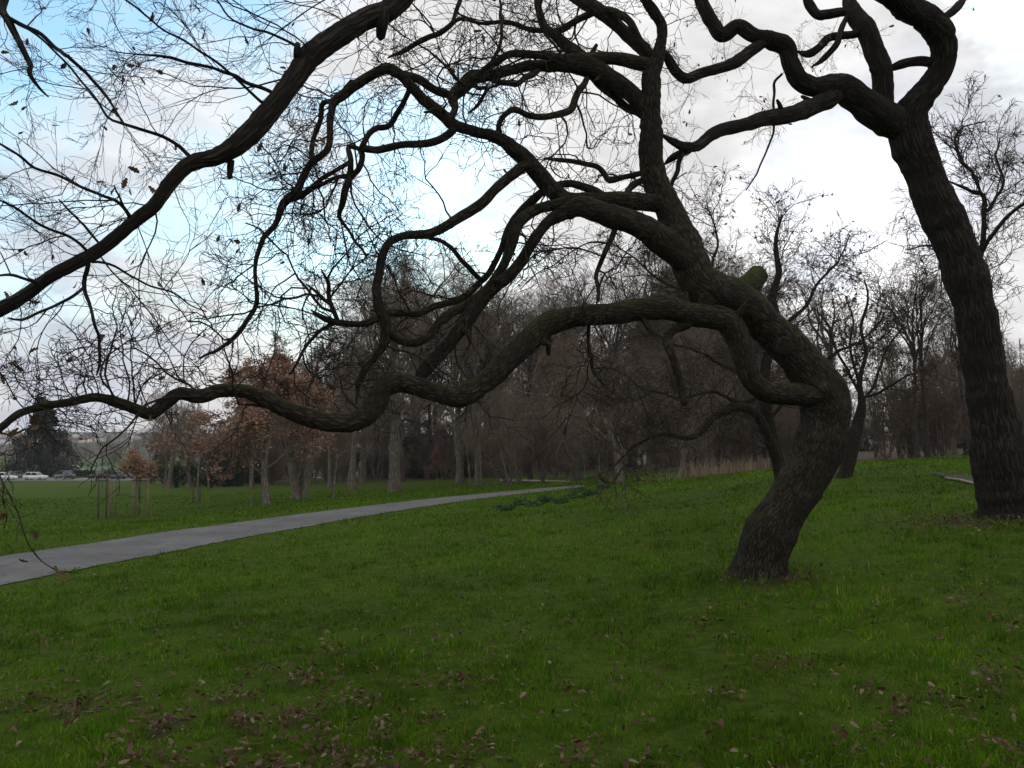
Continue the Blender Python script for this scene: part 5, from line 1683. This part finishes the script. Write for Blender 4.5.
def car(kind, paint, loc, rz, label):
    """a parked car along its own x axis, nose at +x"""
    e = empty('parked_car', loc, label, 'car', 'cars parked along the road', rz)
    L, Wc, Hc = {'hatch': (4.0, 1.74, 1.47), 'saloon': (4.5, 1.78, 1.43), 'suv': (4.5, 1.85, 1.68), 'van': (4.9, 1.9, 1.9)}[kind]
    a = L / 2
    sill, belt = 0.22, Hc * 0.60
    # lower body side outline (x, z), then the glasshouse above the belt line
    if kind == 'saloon':
        roof = [(a * 0.42, belt), (a * 0.10, Hc - 0.02), (-a * 0.35, Hc), (-a * 0.74, belt)]
        low = [(a, 0.40), (a * 0.98, 0.62), (a * 0.86, 0.74), (a * 0.42, belt), (-a * 0.74, belt), (-a * 0.98, belt - 0.04), (-a, 0.55), (-a * .97, sill), (a * .96, sill)]
    elif kind == 'van':
        roof = [(a * 0.70, belt), (a * 0.42, Hc - 0.03), (-a * 0.94, Hc), (-a * 0.985, belt)]
        low = [(a, 0.42), (a * 0.99, 0.78), (a * 0.92, 0.92), (a * 0.70, belt), (-a * 0.985, belt), (-a, 0.7), (-a, 0.5), (-a * .98, sill), (a * .96, sill)]
    else:
        roof = [(a * 0.46, belt), (a * 0.14, Hc - 0.02), (-a * 0.66, Hc - 0.01), (-a * 0.95, belt)]
        low = [(a, 0.42), (a * 0.98, 0.66), (a * 0.88, 0.80), (a * 0.46, belt), (-a * 0.95, belt), (-a, belt - 0.1), (-a, 0.55), (-a * .97, sill), (a * .96, sill)]
    bm = MB()
    n = len(low)
    ins = [0.06 if z > 0.5 else 0.0 for _, z in low]
    y0 = Wc / 2
    Vv = [[x, s * (y0 - (0.05 if z >= belt - 0.01 else (0.03 if z < 0.3 else 0))), z] for s in (-1, 1) for x, z in low]
    V = np.array(Vv)
    tri = []
    c0, c1 = len(V), len(V) + 1
    V = np.vstack([V, [[0, -y0 - 0.01, 0.55], [0, y0 + 0.01, 0.55]]])
    quads = []
    for i in range(n):
        j = (i + 1) % n
        quads.append([i, j, n + j, n + i])
        tri += [[c0, j, i], [c1, n + i, n + j]]
    bm.add(V, quads)
    bm.t.append(np.array(tri))
    yr = y0 - 0.22
    yb = y0 - 0.055
    G = [[x, s * (yb if z == belt else yr), z] for s in (-1, 1) for x, z in roof]
    # roof panel and pillars in paint
    r_ = roof
    bm.poly([[r_[1][0], -yr, r_[1][1] + .012], [r_[2][0], -yr, r_[2][1] + .012], [r_[2][0], yr, r_[2][1] + .012], [r_[1][0], yr, r_[1][1] + .012],
             [r_[1][0] + .05, -yr - .03, r_[1][1] - .05], [r_[2][0] - .05, -yr - .03, r_[2][1] - .05], [r_[2][0] - .05, yr + .03, r_[2][1] - .05], [r_[1][0] + .05, yr + .03, r_[1][1] - .05]],
            [[0, 3, 2, 1], [0, 1, 5, 4], [1, 2, 6, 5], [2, 3, 7, 6], [3, 0, 4, 7]])
    for s in (-1, 1):
        for x0, z0, x1, z1 in ((r_[0][0], belt, r_[1][0], r_[1][1]), (r_[3][0], belt, r_[2][0], r_[2][1]), ((r_[0][0] + r_[3][0]) / 2, belt, (r_[1][0] + r_[2][0]) / 2, r_[1][1])):
            bm.tube([[x0, s * (yb + .004), z0 - .02], [x1, s * (yr + .004), z1]], [0.05, 0.045], 6)
    obj('body', bm.build('body', PAINT[paint]), e)
    gm = MB()
    gm.add(np.array(G), [[0, 1, 5, 4], [1, 2, 6, 5], [2, 3, 7, 6], [0, 3, 2, 1], [4, 5, 6, 7]])
    obj('windows', gm.build('windows', GLASS), e)
    for sx in (a * 0.62, -a * 0.60):
        for s in (-1, 1):
            w = MB()
            yw = s * (y0 - 0.09)
            w.tube([[sx, yw - 0.10, 0.31], [sx, yw - 0.07, 0.31], [sx, yw + 0.07, 0.31], [sx, yw + 0.10, 0.31]], [0.27, 0.315, 0.315, 0.27], 20)
            wo = obj('wheel', w.build('wheel', RUBBER), e)
            rm = MB()
            rm.tube([[sx, yw + s * 0.085, 0.31], [sx, yw + s * 0.112, 0.31]], [0.2, 0.17], 14)
            obj('rim', rm.build('rim', ALLOY), wo)
    for s in (-1, 1):
        h = MB()
        h.box((a * 0.955, s * (y0 - 0.27), 0.66), (0.13, 0.34, 0.13))
        obj('headlight', h.build('headlight', LAMP), e)
        h = MB()
        h.box((-a * 0.985, s * (y0 - 0.17), 0.80), (0.10, 0.24, 0.22))
        obj('tail_light', h.build('tail_light', TAIL), e)
        h = MB()
        h.box((r_[0][0] - 0.12, s * (y0 + 0.07), belt + 0.05), (0.10, 0.17, 0.12))
        obj('mirror', h.build('mirror', PAINT[paint]), e)
    return e


for px, d, kind, paint, rz, label in [
    (5, 160, 'saloon', 'white', 0.05, 'white saloon cut off by the left edge of the picture'),
    (17.5, 166, 'hatch', 'slate', 1.3, 'dark car seen end on between the two white cars'),
    (37, 160, 'hatch', 'white', 0.03, 'white hatchback parked before the middle of the cedar'),
    (65.5, 163, 'suv', 'slate', 2.6, 'dark grey tall car by the right skirt of the cedar'),
    (98, 163, 'suv', 'black', 2.5, 'black car above the left guard of stakes'),
    (117, 163, 'hatch', 'slate', 2.9, 'dark car with paler roof above the right end of the left guard'),
    (127, 166, 'saloon', 'black', 0.1, 'low black saloon between the two guards of stakes'),
    (145, 161, 'saloon', 'blue', 3.1, 'dark blue saloon seen through the right guard of stakes')]:
    f = foot(px, d)
    f.z += 0.07
    car(kind, paint, f, rz, label)
f = foot(73, 196)
f.z += 0.02
car('van', 'white', f, 0.1, 'white van far behind the hedge, by the sports field')

# clipped hedge beyond the cars
hp = []
for px in np.linspace(50, 190, 60):
    hp.append(foot(px, 178))
q = []
for p in hp:
    m = 150
    q.append(np.array(p)[None] + np.column_stack([RNG.uniform(-.4, .4, m), RNG.uniform(-.6, .6, m), RNG.uniform(0, 1.35, m)]))
q = np.vstack(q)
he = empty('hedge', hp[0], 'long low clipped dark hedge behind the parked cars', 'hedge')
add_child('foliage', scatter_leaves('foliage', q, RNG.uniform(0.15, 0.35, len(q)), M['ever_leaf'], 'simple', 0), he)
hs = Tubes()
hb = np.array([tuple(p) for p in hp])
hs.add(grow(hb - [0, 0, .1], np.tile([0, 0, 1.0], (len(hb), 1)), np.full(len(hb), 1.2), 5, 0.2), taper(len(hb), 5, 0.04, 0.02), 4)
add_child('stems', hs.mesh('stems', M['wood_bark']), he)

# tall net fence of the sports field
fe = foot(88, 240)
e = empty('net_fence', fe, 'tall pale net fence with posts behind the sports field', 'fence')
wire = flat_mat('grey_wire', (0.30, 0.33, 0.35), 0.6)
for px in (84, 93, 102, 111):
    p = foot(px, 262) - fe
    b = MB()
    b.tube([[p[0], p[1], -0.1], [p[0], p[1], 2.4]], [0.06, 0.06], 8)
    obj('post', b.build('post', wire), e)
b = MB()
p0, p1 = np.array(foot(84, 262.2) - fe), np.array(foot(111, 262.2) - fe)
for k_ in range(13):
    z = 0.1 + k_ * 0.185
    b.tube([p0 + [0, 0, z], p1 + [0, 0, z]], [0.02, 0.02], 4)
for t_ in np.linspace(0, 1, 46):
    p = p0 + (p1 - p0) * t_
    b.tube([p + [0, 0, 0.05], p + [0, 0, 2.35]], [0.02, 0.02], 4)
obj('net', b.build('net', wire), e)


# houses on the slope
def house(w, dp, h, rh, wall, roof_m):
    e = {}
    b = MB()
    b.box((0, 0, h / 2 - 0.5), (w, dp, h + 1))
    b.add([[-w / 2, -dp / 2, h], [-w / 2, dp / 2, h], [-w / 2, 0, h + rh]], [[0, 1, 2]])
    b.add([[w / 2, -dp / 2, h], [w / 2, dp / 2, h], [w / 2, 0, h + rh]], [[0, 2, 1]])
    e['wall'] = b.build('wall', wall)
    b = MB()
    o = 0.4
    for s in (-1, 1):
        b.add([[-w / 2 - o, s * (dp / 2 + o), h - rh * o * 2 / dp], [w / 2 + o, s * (dp / 2 + o), h - rh * o * 2 / dp], [w / 2 + o, 0, h + rh], [-w / 2 - o, 0, h + rh],
               [-w / 2 - o, s * (dp / 2 + o), h - rh * o * 2 / dp + .2], [w / 2 + o, s * (dp / 2 + o), h - rh * o * 2 / dp + .2], [w / 2 + o, 0, h + rh + .2], [-w / 2 - o, 0, h + rh + .2]],
              [[0, 1, 2, 3], [4, 7, 6, 5], [0, 4, 5, 1], [1, 5, 6, 2], [3, 7, 4, 0]])
    b.box((w * 0.3, 0.3, h + rh + 0.3), (0.8, 0.8, 1.6))
    e['roof'] = b.build('roof', roof_m)
    return e, [(x, z) for z in np.arange(1.5, h - 0.8, 2.8) for x in np.arange(-w / 2 + 1.5, w / 2 - 1, 2.6)], dp


WALLS = [flat_mat('wall_' + str(i), c, 0.9) for i, c in enumerate([(0.62, 0.60, 0.56), (0.55, 0.50, 0.42), (0.68, 0.68, 0.68)])]
ROOFS = [flat_mat('tile_roof', (0.26, 0.13, 0.09), 0.9), flat_mat('slate_roof', (0.15, 0.16, 0.18), 0.8)]
KH = [house(7, 7, 3.6, 2.2, WALLS[0], ROOFS[0]), house(9, 7, 5.2, 2.2, WALLS[1], ROOFS[1]), house(11, 8, 5.8, 1.8, WALLS[2], ROOFS[1])]
for i in range(46):
    px = rr.uniform(-120, 300)
    d_ = rr.uniform(700, 1150)
    parts, wins, dp = KH[i % 3 if rr.random() < 0.75 else 0]
    f = foot(px, d_)
    e = empty('house', f, 'small pale house on the far hazy slope, too small to tell from its neighbours', 'house', 'houses on the far slope', rr.uniform(-0.5, 0.5))
    for pn, me in parts.items():
        obj(pn, me, e)

# ------------------------------------------------------------------ the damp winter air
b = MB()
b.box((0, 1900, 27), (6600, 5800, 69))
m = bpy.data.materials.new('damp_air')
m.use_nodes = True
m.node_tree.nodes.clear()
g = NT(m.node_tree)
vo = g.n('ShaderNodeVolumePrincipled')
vo.inputs['Color'].default_value = (0.93, 0.95, 1.0, 1)
vo.inputs['Density'].default_value = 0.0002
vo.inputs['Anisotropy'].default_value = 0.2
g.link(vo.outputs[0], g.n('ShaderNodeOutputMaterial').inputs['Volume'])
tag(obj('haze', b.build('haze', m)), kind='stuff')
